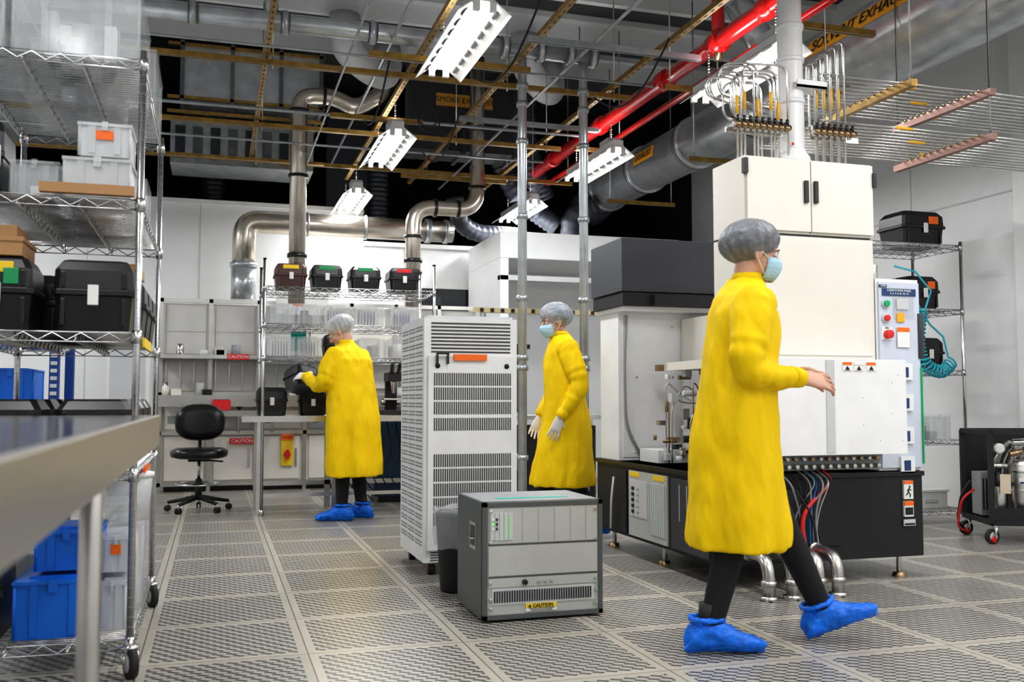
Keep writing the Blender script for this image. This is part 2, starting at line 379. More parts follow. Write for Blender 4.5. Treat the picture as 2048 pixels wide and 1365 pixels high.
flex([(-.05,12.4,4.4),(-.05,12.4,3.0)],.14)
flex([(1.95,12.2,4.6),(1.95,12.2,3.0)],.14)
flex([(2.66,10.95,3.35),(2.72,10.95,3.05),(2.95,11.1,2.97),(3.6,11.2,2.97)],.11)
flex([(3.3,11.2,3.9),(3.5,11.2,3.45),(4.0,11.1,3.1)],.13)
flex([(4.4,10.9,3.35),(4.1,10.95,3.2),(4.15,11.0,2.88)],.13)
flex([(3.4,10.6,4.6),(3.45,10.7,4.0),(3.75,10.9,3.4)],.14)
SSP=mat('stainless_duct',(.60,.55,.48),.26,.9,var=.15,vscale=5)
def sspipe(pts,r,rad=.25,joints=(),name='stainless_steel_pipe'):
    m=M(); m.tube(fillet(pts,rad,7),r,SSP,22)
    for p0,p1 in joints: m.cyl(p0,p1,r+.016,BLACK,22)
    m.build(name,loc=pts[0])
yy=10.0
sspipe([(.78,yy,1.95),(.78,yy,4.12),(1.15,yy,4.12),(1.35,yy,4.02),(1.65,yy,4.2),(1.7,yy+.3,4.6)],.085,.17,[((.78,yy,2.42),(.78,yy,2.46)),((.78,yy,2.30),(.78,yy,2.33)),((.78,yy,3.25),(.78,yy,3.28)),((.78,yy,3.93),(.78,yy,3.96)),((1.02,yy,4.12),(1.05,yy,4.12))])
sspipe([(1.98,yy,1.95),(1.98,yy,3.02),(2.68,yy,3.02),(2.68,yy,4.7)],.082,.22,[((1.98,yy,2.3),(1.98,yy,2.33)),((1.98,yy,2.42),(1.98,yy,2.46)),((1.98,yy,2.68),(1.98,yy,2.71)),((2.2,yy,3.02),(2.23,yy,3.02)),((2.45,yy,3.02),(2.48,yy,3.02)),((2.68,yy,3.25),(2.68,yy,3.28)),((2.68,yy,3.9),(2.68,yy,3.93))])
m=M(); m.tube(fillet([(.28,10.9,2.42),(.28,10.9,2.93),(.62,10.9,2.93),(2.62,10.9,2.93)],.32,9),.125,SSP,24)
m.cyl((.28,10.9,2.07),(.28,10.9,2.42),.135,GALVL,22); m.cyl((.28,10.9,2.42),(.28,10.9,2.47),.15,GALVL,22)
for a,b in ((.95,.97),(2.3,2.36),(1.6,1.62),(2.52,2.56)): m.cyl((a,10.9,2.93),(b,10.9,2.93),.14,GALV,22)
m.build('large_stainless_duct',loc=(.28,10.9,2))

# ---------------------------------------------------------------- generic items
def wire_shelf(m,x0,x1,y0,y1,z,step=.028,along='x',r=.0022):
    for zz in (z,z-.034):
        m.tube([(x0,y0,zz),(x1,y0,zz),(x1,y1,zz),(x0,y1,zz)],.0035,CHROME,5,closed=True)
    def snake(a,b):
        a=Vector(a);b=Vector(b); L=(b-a).length; n=max(2,int(L/.045))
        m.tube([a.lerp(b,i/n)+Vector((0,0,-.003 if i%2 else -.031)) for i in range(n+1)],.003,CHROME,4)
    snake((x0,y0,z),(x1,y0,z)); snake((x0,y1,z),(x1,y1,z)); snake((x0,y0,z),(x0,y1,z)); snake((x1,y0,z),(x1,y1,z))
    if along=='x':
        n=int((y1-y0)/step)
        for i in range(1,n): yy=y0+(y1-y0)*i/n; m.cyl((x0,yy,z),(x1,yy,z),r,CHROME,4)
        for t in (.33,.66): xx=x0+(x1-x0)*t; snake((xx,y0,z),(xx,y1,z)); m.cyl((xx,y0,z-.034),(xx,y1,z-.034),.003,CHROME,4)
    else:
        n=int((x1-x0)/step)
        for i in range(1,n): xx=x0+(x1-x0)*i/n; m.cyl((xx,y0,z),(xx,y1,z),r,CHROME,4)
        for t in (.33,.66): yy=y0+(y1-y0)*t; snake((x0,yy,z),(x1,yy,z)); m.cyl((x0,yy,z-.034),(x1,yy,z-.034),.003,CHROME,4)
    for xx in (x0,x1):
        for yy in (y0,y1): m.cyl((xx,yy,z-.04),(xx,yy,z+.008),.019,CHROME,12,r2=.016)
def caster(m,x,y,h=.125,r=.055,ang=0):
    dx,dy=math.cos(ang),math.sin(ang)
    m.cyl((x-dy*.014+dx*.02,y+dx*.014+dy*.02,r),(x+dy*.014+dx*.02,y-dx*.014+dy*.02,r),r,RUBBER,20)
    m.cyl((x-dy*.017+dx*.02,y+dx*.017+dy*.02,r),(x+dy*.017+dx*.02,y-dx*.017+dy*.02,r),r*.6,LGREY,16)
    for s_ in (-1,1):
        a=Vector((x-dy*.022*s_,y+dx*.022*s_,h-.02)); b=Vector((x-dy*.022*s_+dx*.02,y+dx*.022*s_+dy*.02,r))
        m.tube([a,b],[.014,.010],CHROME,8)
    m.cyl((x,y,h-.03),(x,y,h),.026,CHROME,14)
def case(x,y,z,w=.28,d=.26,h=.24,mt=BLACK,label=None,rot=0,latch=True,lab2=None):
    m=M(); a=w/2;b=d/2
    def rg(zz,sx,sy,c=.02):
        X=a*sx;Y=b*sy; return [(-X+c,-Y,zz),(X-c,-Y,zz),(X,-Y+c,zz),(X,Y-c,zz),(X-c,Y,zz),(-X+c,Y,zz),(-X,Y-c,zz),(-X,-Y+c,zz)]
    m.loft([rg(0,.84,.86),rg(h*.50,.92,.94)],mt,smooth=False)
    m.loft([rg(h*.50,1.0,1.0),rg(h*.58,1.0,1.0)],mt,smooth=False)
    m.loft([rg(h*.58,.95,.95),rg(h*.85,.93,.92),rg(h*.97,.80,.78),rg(h,.76,.72)],mt,smooth=False)
    for s_ in (-.36,.36):
        m.box(s_*w-.008,s_*w+.008,-b*.98,-b*.9,h*.08,h*.45,mt); m.box(s_*w-.008,s_*w+.008,-b*.98,-b*.9,h*.6,h*.82,mt)
    if latch:
        for s_ in (-.32,.32) if w<.22 else (0,):
            m.box(s_*w-.018,s_*w+.018,-b-.012,-b,h*.36,h*.64,PAPER)
    if label: m.box(-a*.5,a*.45,-b*.96,-b*.86,h*.78,h*.93,label)
    if lab2: m.box(a*.2,a*.6,-b*1.0-.002,-b*.9,h*.62,h*.84,lab2)
    m.v=[tuple(Matrix.Rotation(rot,3,'Z')@Vector(v)+Vector((x,y,z+.003))) for v in m.v]
    return m.build('carrier_case',loc=(x,y,z),bevel=.003)
def bin_(x,y,z,w,d,h,mt=CLEAR,name='clear_plastic_bin',label=None,lid=True,inner=None,rot=0,stuff=0):
    m=M(); a=w/2;b=d/2;t=.004
    m.box(-a*.9,a*.9,-b*.9,b*.9,0,t,mt)
    for (x0,x1,y0,y1) in ((-a,a,-b,-b+t),(-a,a,b-t,b),(-a,-a+t,-b,b),(a-t,a,-b,b)):
        m.box(x0,x1,y0,y1,0,h,mt)
    if lid:
        m.box(-a-.008,a+.008,-b-.008,b+.008,h,h+.012,mt); m.box(-a*.7,a*.7,-b*.7,b*.7,h+.012,h+.02,mt)
    for s_ in (-1,1):
        m.box(s_*a*.5-.012,s_*a*.5+.012,-b-.006,-b,.01,h,mt)
        for q in (-1,1): m.cyl((s_*a,q*b,0),(s_*a,q*b,h),.006,mt,8)
    m.box(-a*.12,a*.12,-b-.014,-b,h*.85,h+.016,mt)
    if inner:
        for i in range(6):
            xx=-a*.6+i*a*.22; m.cyl((xx,0,h*.48),(xx+.004,0,h*.48),min(b,h/2)*.8,inner,20)
    rs=random.Random(int(abs(x*1000)+abs(z*100)))
    for i in range(stuff):
        xx=rs.uniform(-a*.7,a*.7); yy=rs.uniform(-b*.7,b*.7); r=rs.uniform(.015,.045); hh=h*rs.uniform(.3,.85); mt_=rs.choice([MILK,PAPER,MILK,CLEAR,LGREY,MGREY])
        if i%2: m.cyl((xx,yy,.006),(xx,yy,hh),r,mt_,16)
        else: m.box(xx-r,xx+r,yy-r*1.4,yy+r*1.4,.006,hh,mt_)
    if label: m.box(-a*.35,a*.35,-b-.008,-b-.006,h*.55,h*.85,label)
    m.v=[tuple(Matrix.Rotation(rot,3,'Z')@Vector(v)+Vector((x,y,z+.003))) for v in m.v]
    return m.build(name,loc=(x,y,z))

# ---------------------------------------------------------------- near wire rack
m=M(); X0,X1,Y0,Y1=-.87,-.27,3.69,4.91
for zz in (2.205,1.69,1.21,.72,.13): wire_shelf(m,X0,X1,Y0,Y1,zz,along='x')
for xx in (X0,X1):
    for yy in (Y0,Y1):
        m.cyl((xx,yy,.10),(xx,yy,2.24),.0127,CHROME,14)
        for k in range(60): m.cyl((xx,yy,.14+k*.034),(xx,yy,.1415+k*.034),.0132,MGREY,10)
        m.cyl((xx,yy,.10),(xx,yy,.108),.035,CHROME,14); caster(m,xx,yy,.11,.052,R(-70))
m.box(X1+.012,X1+.02,Y0+.1,Y0+.5,1.165,1.2,YELL); m.box(X1+.012,X1+.02,Y0+.3,Y0+.6,.69,.71,ORANGE)
m.build('wire_shelving_rack',loc=(X0,Y0,0))
bin_(-.50,3.98,2.205,.42,.5,.26,stuff=16); bin_(-.80,3.98,2.205,.12,.5,.22,CLEAR,stuff=3); bin_(-.52,4.55,2.205,.5,.5,.24,stuff=9)
for i,(xx,yy,zz,w,d,h,lb) in enumerate([(-.42,3.86,1.69,.22,.24,.14,None),(-.40,3.86,1.855,.17,.2,.11,ORANGE),(-.63,3.86,1.69,.15,.2,.12,None),(-.58,4.25,1.69,.5,.36,.17,None),(-.45,4.65,1.69,.28,.3,.24,None)]):
    bin_(xx,yy,zz,w,d,h,MILK if i in(0,1) else CLEAR,label=lb,stuff=4 if i in (0,1) else 8)
case(-.80,3.86,1.69,.15,.26,.27); case(-.76,4.65,1.69,.2,.3,.26)
m=M(); m.box(-.60,-.29,3.665,3.70,1.70,1.735,CARD); m.build('cardboard_sleeve',loc=(-.4,3.68,1.7))
case(-.42,3.86,1.21,.28,.30,.26); case(-.735,3.86,1.21,.24,.30,.26,lab2=GREEN,label=YELL)
for i,yy in enumerate((4.18,4.46,4.74)):
    case(-.40,yy,1.21,.27,.25,.24); case(-.70,yy,1.21,.27,.25,.24)
m=M(); m.box(-.86,-.66,3.75,4.0,1.48,1.545,CARD); m.box(-.85,-.68,3.76,3.98,1.548,1.59,CARD); m.box(-.865,-.655,3.745,4.005,1.53,1.548,CARD); m.build('cardboard_box',loc=(-.76,3.87,1.48),bevel=.003)
m=M(); m.box(-.50,-.29,4.05,4.3,1.46,1.50,CARD); m.box(-.49,-.30,4.05,4.29,1.5,1.505,CARD);m.build('cardboard_box',loc=(-.4,4.2,1.45),bevel=.003)
for yy in (3.86,4.16,4.46,4.74):
    case(-.41,yy,.72,.27,.26,.25,label=None); case(-.71,yy,.72,.27,.26,.25)
bin_(-.53,3.95,.13,.25,.36,.19,BLUEP,'blue_plastic_tote',lid=True); bin_(-.50,3.98,.355,.2,.3,.13,BLUEP,'blue_plastic_tote')
bin_(-.345,4.0,.13,.09,.3,.16,MILK,stuff=3); bin_(-.35,4.35,.13,.12,.32,.30,MILK,stuff=3); bin_(-.62,4.4,.13,.3,.35,.28,CLEAR,stuff=5); bin_(-.40,4.72,.13,.22,.26,.3,CLEAR,stuff=4)
case(-.77,3.9,.13,.16,.3,.3)
m=M(); m.cyl((-.34,4.36,.47),(-.34,4.36,.66),.085,MILK,24,r2=.098); m.cyl((-.34,4.36,.65),(-.34,4.36,.668),.104,PAPER,24); m.build('white_bucket',loc=(-.34,4.36,.47))
bin_(-.34,4.02,.33,.1,.25,.12,MILK,label=ORANGE)

# ---------------------------------------------------------------- foreground steel table
m=M()
TS=mat('table_top_steel',(.20,.20,.21),.16,1,bump=.03,bscale=30)
m.box(-.93,-.175,.25,3.42,.905,.920,TS); m.box(-.187,-.172,.25,3.42,.82,.921,BRUSH); m.box(-.93,-.172,3.408,3.42,.82,.920,BRUSH); m.box(-.93,-.92,.25,3.42,.82,.920,BRUSH)
m.box(-.93,-.172,.25,.262,.82,.920,BRUSH)
for (xx,yy) in ((-.212,.5),(-.212,1.93),(-.88,.5),(-.88,1.93),(-.88,3.3)):
    m.cyl((xx,yy,.02),(xx,yy,.9),.0205,STEEL,16); m.cyl((xx,yy,.0),(xx,yy,.04),.026,STEEL,16); m.cyl((xx,yy,.80),(xx,yy,.84),.03,STEEL,16)
m.cyl((-.88,.4,.25),(-.88,3.3,.25),.015,STEEL,12)
m.build('stainless_steel_table',loc=(-.5,1.8,0),bevel=.004)
m=M()
for xx in (-2.4,-1.75,-1.02): m.box(xx-.03,xx+.03,7.0,7.06,0,1.5,BLUED); m.box(xx-.03,xx+.03,7.7,7.76,0,1.5,BLUED)
for zz in (.3,.85,1.3): m.box(-2.4,-1.02,6.99,7.02,zz,zz+.1,BLUED); m.box(-2.4,-1.02,7.02,7.74,zz+.02,zz+.05,LGREY)
for i in range(28): m.box(-1.04,-1.0,6.985,6.995,.1+i*.05,.125+i*.05,LGREY)
m.build('blue_pallet_rack',loc=(-1.7,7.3,0),bevel=.003)
for i,(xx,zz) in enumerate(((-1.3,.90),(-1.65,.90),(-2.05,.90),(-1.35,.35),(-1.8,.35),(-1.4,1.35),(-1.95,1.35))):
    bin_(xx,7.3,zz,.28,.4,.26,MILK if i%3 else BLUEP,'storage_tote',stuff=3)
m=M(); m.box(-.95,-.6,9.6,9.9,0,1.6,WHITE); m.box(-.93,-.62,9.59,9.6,.1,1.55,LGREY); m.cyl((-.66,9.58,.8),(-.66,9.58,1.0),.01,STEEL,8); m.build('white_utility_cabinet',loc=(-.8,9.75,0),bevel=.004)

# ---------------------------------------------------------------- chair
m=M(); cx,cy=-.12,8.95
def sring(c,a,b,p=3,n=28,ax='z',bend=0):
    out=[]
    for i in range(n):
        t=2*math.pi*i/n; co_,si=math.cos(t),math.sin(t)
        xx=a*math.copysign(abs(co_)**(2/p),co_); yy_=b*math.copysign(abs(si)**(2/p),si)
        if ax=='z': out.append((c[0]+xx,c[1]+yy_,c[2]))
        else: out.append((c[0]+xx,c[1]+bend*xx*xx,c[2]+yy_))
    return out
m.loft([sring((cx,cy,.46),.18,.18),sring((cx,cy,.475),.235,.225),sring((cx,cy,.50),.245,.235),sring((cx,cy,.53),.24,.23),sring((cx,cy,.547),.2,.19),sring((cx,cy,.545),.1,.1)],VINYL)
by=cy+.22
m.loft([sring((cx,by+.035,.77),.15,.10,2.6,ax='y',bend=-1.0),sring((cx,by+.025,.77),.2,.15,2.6,ax='y',bend=-1.0),sring((cx,by,.77),.215,.165,2.6,ax='y',bend=-1.0),sring((cx,by-.03,.77),.20,.15,2.6,ax='y',bend=-1.0),sring((cx,by-.04,.77),.12,.09,2.6,ax='y',bend=-1.0)],VINYL)
m.tube(fillet([(cx,cy+.05,.45),(cx,cy+.27,.45),(cx,cy+.27,.74)],.06),.016,MATTEBLK,10)
m.box(cx-.09,cx+.09,cy-.09,cy+.1,.435,.46,MATTEBLK); m.tube([(cx+.08,cy,.44),(cx+.2,cy-.05,.43)],.007,MATTEBLK,8)
m.cyl((cx,cy,.10),(cx,cy,.28),.028,MATTEBLK,16); m.cyl((cx,cy,.28),(cx,cy,.45),.014,CHROME,14)
m.tube(arc((cx,cy,.235),.19,0,345,(1,0,0),(0,1,0),30),.009,CHROME,8,closed=True)
for k in range(3): a=R(90+120*k); m.cyl((cx,cy,.235),(cx+.19*math.cos(a),cy+.19*math.sin(a),.235),.007,CHROME,8)
for k in range(5):
    a=R(18+72*k); ex,ey=cx+.27*math.cos(a),cy+.27*math.sin(a)
    m.tube([(cx,cy,.125),(ex,ey,.075)],[.024,.014],MATTEBLK,10)
    for s_ in (-1,1):
        ox,oy=-math.sin(a)*.014*s_,math.cos(a)*.014*s_; m.cyl((ex+ox*.5,ey+oy*.5,.026),(ex+ox*1.4,ey+oy*1.4,.026),.026,RUBBER,16)
    m.cyl((ex,ey,.03),(ex,ey,.08),.008,CHROME,8)
m.build('lab_task_chair',loc=(cx,cy,0))

# ---------------------------------------------------------------- back workstation rack-bench
m=M(); X0,X1,Y0,Y1=.39,1.86,8.42,9.05
for zz in (1.94,1.62,1.34): wire_shelf(m,X0,X1,Y0,Y1,zz,along='y',step=.04)
for xx in (X0,X1):
    for yy in (Y0,Y1):
        m.cyl((xx,yy,.04),(xx,yy,2.17),.014,CHROME,12); m.cyl((xx,yy,0),(xx,yy,.05),.022,STEEL,12); m.cyl((xx,yy,2.17),(xx,yy,2.18),.016,BLACK,12)
m.box(X0-.17,X1+.12,Y0-.05,Y1+.05,.80,.835,BRUSH); m.box(X0-.17,X1+.12,Y0-.055,Y0-.05,.785,.835,STEEL)
for xx in (X0-.02,1.0,X1+.05):
    m.box(xx-.025,xx+.025,Y0-.0,Y0+.05,.0,.8,STEEL); m.box(xx-.025,xx+.025,Y1-.05,Y1,.0,.8,STEEL)
m.box(X0,X1,Y1-.05,Y1-.01,.2,.24,STEEL); m.box(X0,X1,Y0+.02,Y0+.05,.15,.18,STEEL)
for k in range(7):
    xx=1.2+k*.08; m.tube(fillet([(xx,8.9,.8),(xx+.05,8.8,.45),(xx-.1,8.7,.3),(xx+.1,8.75,.06)],.15),.006,RUBBER,6)
m.build('wire_rack_workbench',loc=(X0,Y0,0),bevel=0)
cs=[(.62,BROWNP,YELL),(.93,BLACK,GREEN),(1.27,BLACK,GREEN),(1.62,BLACK,REDP)]
for xx,mt_,lb in cs: case(xx,8.70,1.94,.285,.3,.22,mt_,label=lb)
for xx,w in ((.55,.2),(.78,.2),(1.02,.22),(1.3,.25),(1.62,.24)):
    bin_(xx,8.7,1.62,w,.3,.17,CLEAR,inner=None if w<.22 else PURP,stuff=4 if w<.22 else 0)
bin_(.54,8.65,1.34,.22,.3,.16,CLEAR,inner=PURP); bin_(.78,8.65,1.34,.2,.3,.16,CLEAR,inner=PURP); case(1.02,8.66,1.34,.24,.26,.20)
bin_(1.32,8.65,1.34,.22,.3,.16,CLEAR,stuff=4); bin_(1.6,8.65,1.34,.24,.3,.16,CLEAR,stuff=5)
m=M(); m.box(.66,.80,9.06,9.065,1.42,1.6,TEALT); m.build('teal_notice_sheet',loc=(.76,9.06,1.4))
case(.47,8.62,.835,.27,.28,.24); case(.83,8.76,.835,.25,.26,.22)
m=M(); x0,y0=1.55,8.75
m.box(x0-.12,x0+.12,y0-.15,y0+.15,.835,.88,BLACK); m.box(x0-.05,x0+.05,y0+.05,y0+.13,.88,1.18,MATTEBLK); m.box(x0-.06,x0+.06,y0-.14,y0+.12,1.14,1.22,BLACK)
m.box(x0-.1,x0+.1,y0-.12,y0+.03,.97,.985,STEEL); m.cyl((x0,y0-.05,1.14),(x0,y0-.05,1.03),.03,STEEL,14,r2=.015)
for s_ in (-1,1): m.cyl((x0+s_*.03,y0-.12,1.2),(x0+s_*.035,y0-.2,1.29),.016,BLACK,12); m.cyl((x0+s_*.05,y0+.09,.95),(x0+s_*.09,y0+.09,.95),.028,STEEL,14)
m.build('inspection_microscope',loc=(x0,y0,.835),bevel=.004)
m=M(); x0=1.22; m.box(x0-.14,x0+.14,8.6,8.9,.838,.93,LGREY)
for k in range(4): m.cyl((x0-.1+k*.06,8.6,.885),(x0-.1+k*.06,8.585,.885),.014,BLACK,12)
m.box(x0-.14,x0+.14,8.62,8.88,.935,1.0,MGREY); m.build('bench_power_supply',loc=(x0,8.75,.835),bevel=.003)
m=M(); m.box(1.45,2.0,9.15,9.7,.06,.80,BLUEBOX); m.box(1.47,1.72,9.14,9.15,.1,.76,BLUEBOX); m.box(1.74,1.98,9.14,9.15,.1,.76,BLUEBOX); m.box(1.70,1.715,9.12,9.14,.4,.55,STEEL);m.box(1.75,1.765,9.12,9.14,.4,.55,STEEL); m.box(1.5,1.95,9.2,9.65,0,.06,BLACK); m.build('blue_base_cabinet',loc=(1.8,9.4,0),bevel=.004)

# ---------------------------------------------------------------- process station along back wall
m=M()
m.box(-.55,3.0,10.85,11.6,.08,2.0,CREAM); m.box(-.5,2.95,10.9,11.5,0,.08,BLACK)
for i,xx in enumerate((-.55,-.05,.45,.95,1.45,1.95,2.45,2.97)):
    m.box(xx-.02,xx+.02,10.80,10.85,.0,2.05,STEEL)
for zz in (2.03,1.42,1.03,.62,.08): m.box(-.57,3.0,10.80,10.84,zz-.02,zz+.02,STEEL)
for i in range(7):
    a=-.53+i*.5
    m.box(a+.03,a+.43,10.835,10.85,1.46,1.98,TRANSL); m.box(a+.03,a+.43,10.835,10.85,1.07,1.38,TRANSL)
    m.box(a+.03,a+.43,10.83,10.85,.66,.99,LGREY if i%2 else CREAM); m.box(a+.03,a+.43,10.83,10.85,.12,.58,CREAM); m.box(a+.38,a+.40,10.815,10.83,.25,.45,STEEL)
    for k in range(3): m.box(a+.03+k*.14,a+.04+k*.14,10.825,10.836,1.07,1.38,STEEL)
    m.box(a+.03,a+.43,10.828,10.832,1.70,1.71,STEEL); m.box(a+.06,a+.14,10.825,10.832,.72,.80,MGREY); m.cyl((a+.3,10.83,.8),(a+.3,10.80,.8),.018,BLACK,12)
m.box(-.57,3.0,10.55,10.85,.98,1.02,BRUSH); m.box(-.57,3.0,10.5,10.85,1.40,1.44,STEEL); m.box(-.57,3.0,10.54,10.56,.9,1.02,STEEL)
m.box(-.2,.9,10.45,10.5,.80,.86,STEEL); m.box(-.2,-.15,10.45,10.8,.80,.86,STEEL); m.box(.85,.9,10.45,10.8,.80,.86,STEEL)
for xx in (-.1,.25,.6): m.cyl((xx,10.7,.62),(xx,10.7,.98),.012,STEEL,8); m.cyl((xx,10.68,.9),(xx,10.62,.9),.03,BLACK,12)
random.seed(21)
for k in range(22):
    xx=random.uniform(-.5,2.9); zz=random.choice([1.02,1.02,1.44]); h=random.uniform(.04,.14); mt_=random.choice([PAPER,MILK,LGREY,STEEL,BLACK,CREAM,MGREY])
    if k%2: m.cyl((xx,10.68,zz),(xx,10.68,zz+h),random.uniform(.02,.05),mt_,12)
    else: m.box(xx-.05,xx+.05,10.62,10.74,zz,zz+h*.7,mt_)
m.box(.12,.34,10.49,10.50,1.39,1.45,REDP); m.box(.16,.42,10.79,10.80,.50,.56,REDP)
m.box(.70,.83,10.80,10.815,.26,.60,YELL); m.box(.70,.83,10.795,10.8,.53,.60,ORANGE); m.cyl((.765,10.8,.38),(.765,10.77,.38),.035,REDP,16); m.box(.745,.785,10.755,10.77,.33,.43,REDP)
m.box(1.0,1.9,10.79,10.80,1.1,1.9,CREAM); m.box(1.3,1.42,10.78,10.79,1.5,1.62,INKB)
ps=m.build('wet_process_station',loc=(1,11,0),bevel=0)
text(ps,'CAUTION',(.29,10.785,.53),.05,PAPER); text(ps,'CAUTION',(.23,10.485,1.42),.045,PAPER); text(ps,'CAUTION',(.765,10.79,.565),.025,INK)
m=M(); m.box(-.02,.16,10.35,10.49,.865,.97,REDP); m.box(-.01,.15,10.36,10.48,.97,.975,BLACK); m.build('red_parts_bin',loc=(.07,10.4,.86),bevel=.004)
m=M(); m.box(.62,1.18,10.70,10.74,1.9,2.12,PAPER); m.ell((.85,10.695,2.02),.07,.004,.03,ORANGE); m.build('white_equipment_sign',loc=(.9,10.7,1.9))

# ---------------------------------------------------------------- white vented power rack
m=M(); X0,X1,Y0,Y1=1.11,1.65,5.27,5.95
m.box(X0,X1,Y0,Y1,.075,1.43,WHITE); m.box(X0+.02,X1-.02,Y0+.02,Y1-.02,1.43,1.445,LGREY)
for k in range(9): m.box(X0+.04,X1-.04,Y0-.003,Y0+.002,1.235+k*.02,1.244+k*.02,GRILLE)
for k in range(4): m.box(X0+.04,X1-.04,Y0-.003,Y0+.002,.085+k*.014,.09+k*.014,GRILLE)
m.box(X0+.02,X1-.02,Y0-.03,Y0,.145,1.215,WHITE)
for (za,zb) in ((1.05,1.12),(.97,1.04),(.89,.96),(.80,.87),(.60,.67),(.52,.59),(.44,.51),(.36,.43),(.28,.35)):
    for k in range(36): xx=X0+.05+k*.0125; m.box(xx,xx+.0075,Y0-.0315,Y0-.029,za,zb,GRILLE)
for k in range(26):
    zz=.16+k*.048
    for j in range(3):
        ya=Y0+.04+j*.21; m.box(X0-.002,X0+.001,ya,ya+.18,zz,zz+.009,MGREY); m.box(X0-.002,X0+.001,ya,ya+.18,zz+.018,zz+.027,MGREY)
for xx in (X0+.07,X1-.07): m.cyl((xx,Y0-.031,1.16),(xx,Y0-.036,1.16),.014,BLACK,12)
m.box(X0+.06,X0+.07,Y0-.055,Y0-.03,1.17,1.23,BLACK); m.box(X0+.12,X0+.13,Y0-.055,Y0-.03,1.17,1.23,BLACK); m.box(X0+.06,X0+.13,Y0-.06,Y0-.052,1.222,1.232,BLACK)
for xx in (X0+.06,X1-.06):
    for yy in (Y0+.07,Y1-.07):
        m.cyl((xx-.018,yy,.032),(xx+.018,yy,.032),.032,BLACK,16); m.box(xx-.03,xx+.03,yy-.03,yy+.03,.06,.075,STEEL); m.cyl((xx-.02,yy,.055),(xx+.02,yy,.055),.016,REDP,10)
m.box(1.27,1.46,5.222,5.240,1.190,1.225,ORANGE)
wr=m.build('vented_power_supply_rack',loc=(X0,Y0,0),bevel=.0)
# ---------------------------------------------------------------- rack chassis on floor
m=M(); X0,X1,Y0,Y1=1.13,1.69,4.10,4.56; H=.52
CH=mat('chassis_grey',(.09,.10,.10),.4); FP=mat('faceplate_grey',(.46,.47,.45),.4)
m.box(X0,X1,Y0+.02,Y1,.012,H,CH); m.box(X0+.01,X1-.01,Y0+.03,Y1-.01,H,H+.002,MGREY)
for a in ((X0,X0+.02,Y0,Y0+.03,.012,H),(X1-.02,X1,Y0,Y0+.03,.012,H),(X0,X1,Y0,Y0+.03,H-.02,H),(X0,X1,Y0,Y0+.03,.012,.032)): m.box(*a,CH)
m.box(X0+.02,X1-.02,Y0+.008,Y0+.022,.032,H-.02,FP)
m.box(X0+.025,X1-.025,Y0+.003,Y0+.01,.20,.33,FP); m.box(X0+.025,X1-.025,Y0+.003,Y0+.01,.15,.19,FP); m.box(X0+.025,X1-.025,Y0+.003,Y0+.01,.34,.495,FP)
for k in range(7): xx=X0+.03+k*.075; m.box(xx,xx+.0012,Y0+.001,Y0+.004,.345,.49,MGREY)
m.box(X0+.03,X0+.135,Y0-.000,Y0+.004,.355,.475,LGREY); 
for k in range(5): m.box(X0+.031+k*.021,X0+.0325+k*.021,Y0-.002,Y0,.355,.475,MGREY)
for k in range(9): m.box(X0+.102,X0+.107,Y0-.003,Y0,.368+k*.010,.372+k*.010,LEDG); m.box(X0+.119,X0+.123,Y0-.003,Y0,.368+k*.010,.372+k*.010,LEDG)
for k in range(3): m.box(X0+.04,X0+.05,Y0-.004,Y0,.40+k*.02,.412+k*.02,LEDG if k==1 else PAPER); m.box(X0+.058,X0+.066,Y0-.004,Y0,.40+k*.02,.412+k*.02,BLACK)
for zz in (.195,.335): m.box(X0+.025,X1-.025,Y0+.002,Y0+.009,zz-.0015,zz+.0015,GRILLE)
for k in range(40): xx=X0+.05+k*.0115; m.box(xx,xx+.006,Y0+.0,Y0+.004,.085,.135,BLACK)
m.box(X0+.04,X1-.04,Y0+.004,Y0+.0075,.075,.145,LGREY)
m.cyl((X0+.19,Y0+.004,.17),(X0+.19,Y0-.012,.17),.012,BLACK,14)
for k in range(3): m.cyl((X0+.255+k*.03,Y0+.004,.17),(X0+.255+k*.03,Y0-.008,.17),.007,STEEL,12)
for (xx,zz) in ((.035,.48),(.525,.48),(.035,.345),(.525,.345),(.035,.17),(.525,.17),(.035,.06),(.525,.06),(.035,.1),(.525,.12)): m.cyl((X0+xx,Y0+.006,zz),(X0+xx,Y0-.002,zz),.008,CHROME,10)
m.box(X0+.195,X0+.34,Y0+.002,Y0+.006,.040,.075,PAPER); m.box(X0+.195,X0+.34,Y0+.0,Y0+.003,.055,.075,YELL)
m.box(X0+.10,X1-.12,Y0+.13,Y0+.17,H+.002,H+.004,TEALT)
m.box(X0-.004,X0+.002,Y0+.12,Y0+.22,.30,.42,STEEL); m.box(X0-.006,X0-.003,Y0+.135,Y0+.205,.315,.405,BLACK); m.tube([(X0-.008,Y0+.13,.35),(X0-.012,Y0+.17,.345),(X0-.008,Y0+.21,.35)],.005,STEEL,8)
for xx in (X0+.05,X1-.05):
    for yy in (Y0+.06,Y1-.06): m.cyl((xx,yy,0),(xx,yy,.013),.018,RUBBER,12)
ch=m.build('electronics_chassis',loc=(X0,Y0,0),bevel=.0015)
text(ch,'CAUTION',(X0+.275,Y0-.001,.065),.021,INK,bold=.0006)
text(ch,'TURN OFF SYSTEM POWER BEFORE\nREMOVING CIRCUIT BOARDS',(X0+.268,Y0+.001,.0485),.0075,INK)
m=M(); m.add([(X0+.205,Y0-.001,.058),(X0+.222,Y0-.001,.058),(X0+.2135,Y0-.001,.072)],[(0,1,2)],INK); o=m.build('warning_triangle',loc=ch.location); o.parent=ch; o.location=(0,0,0)
m=M(); cx,cy=1.22,4.86
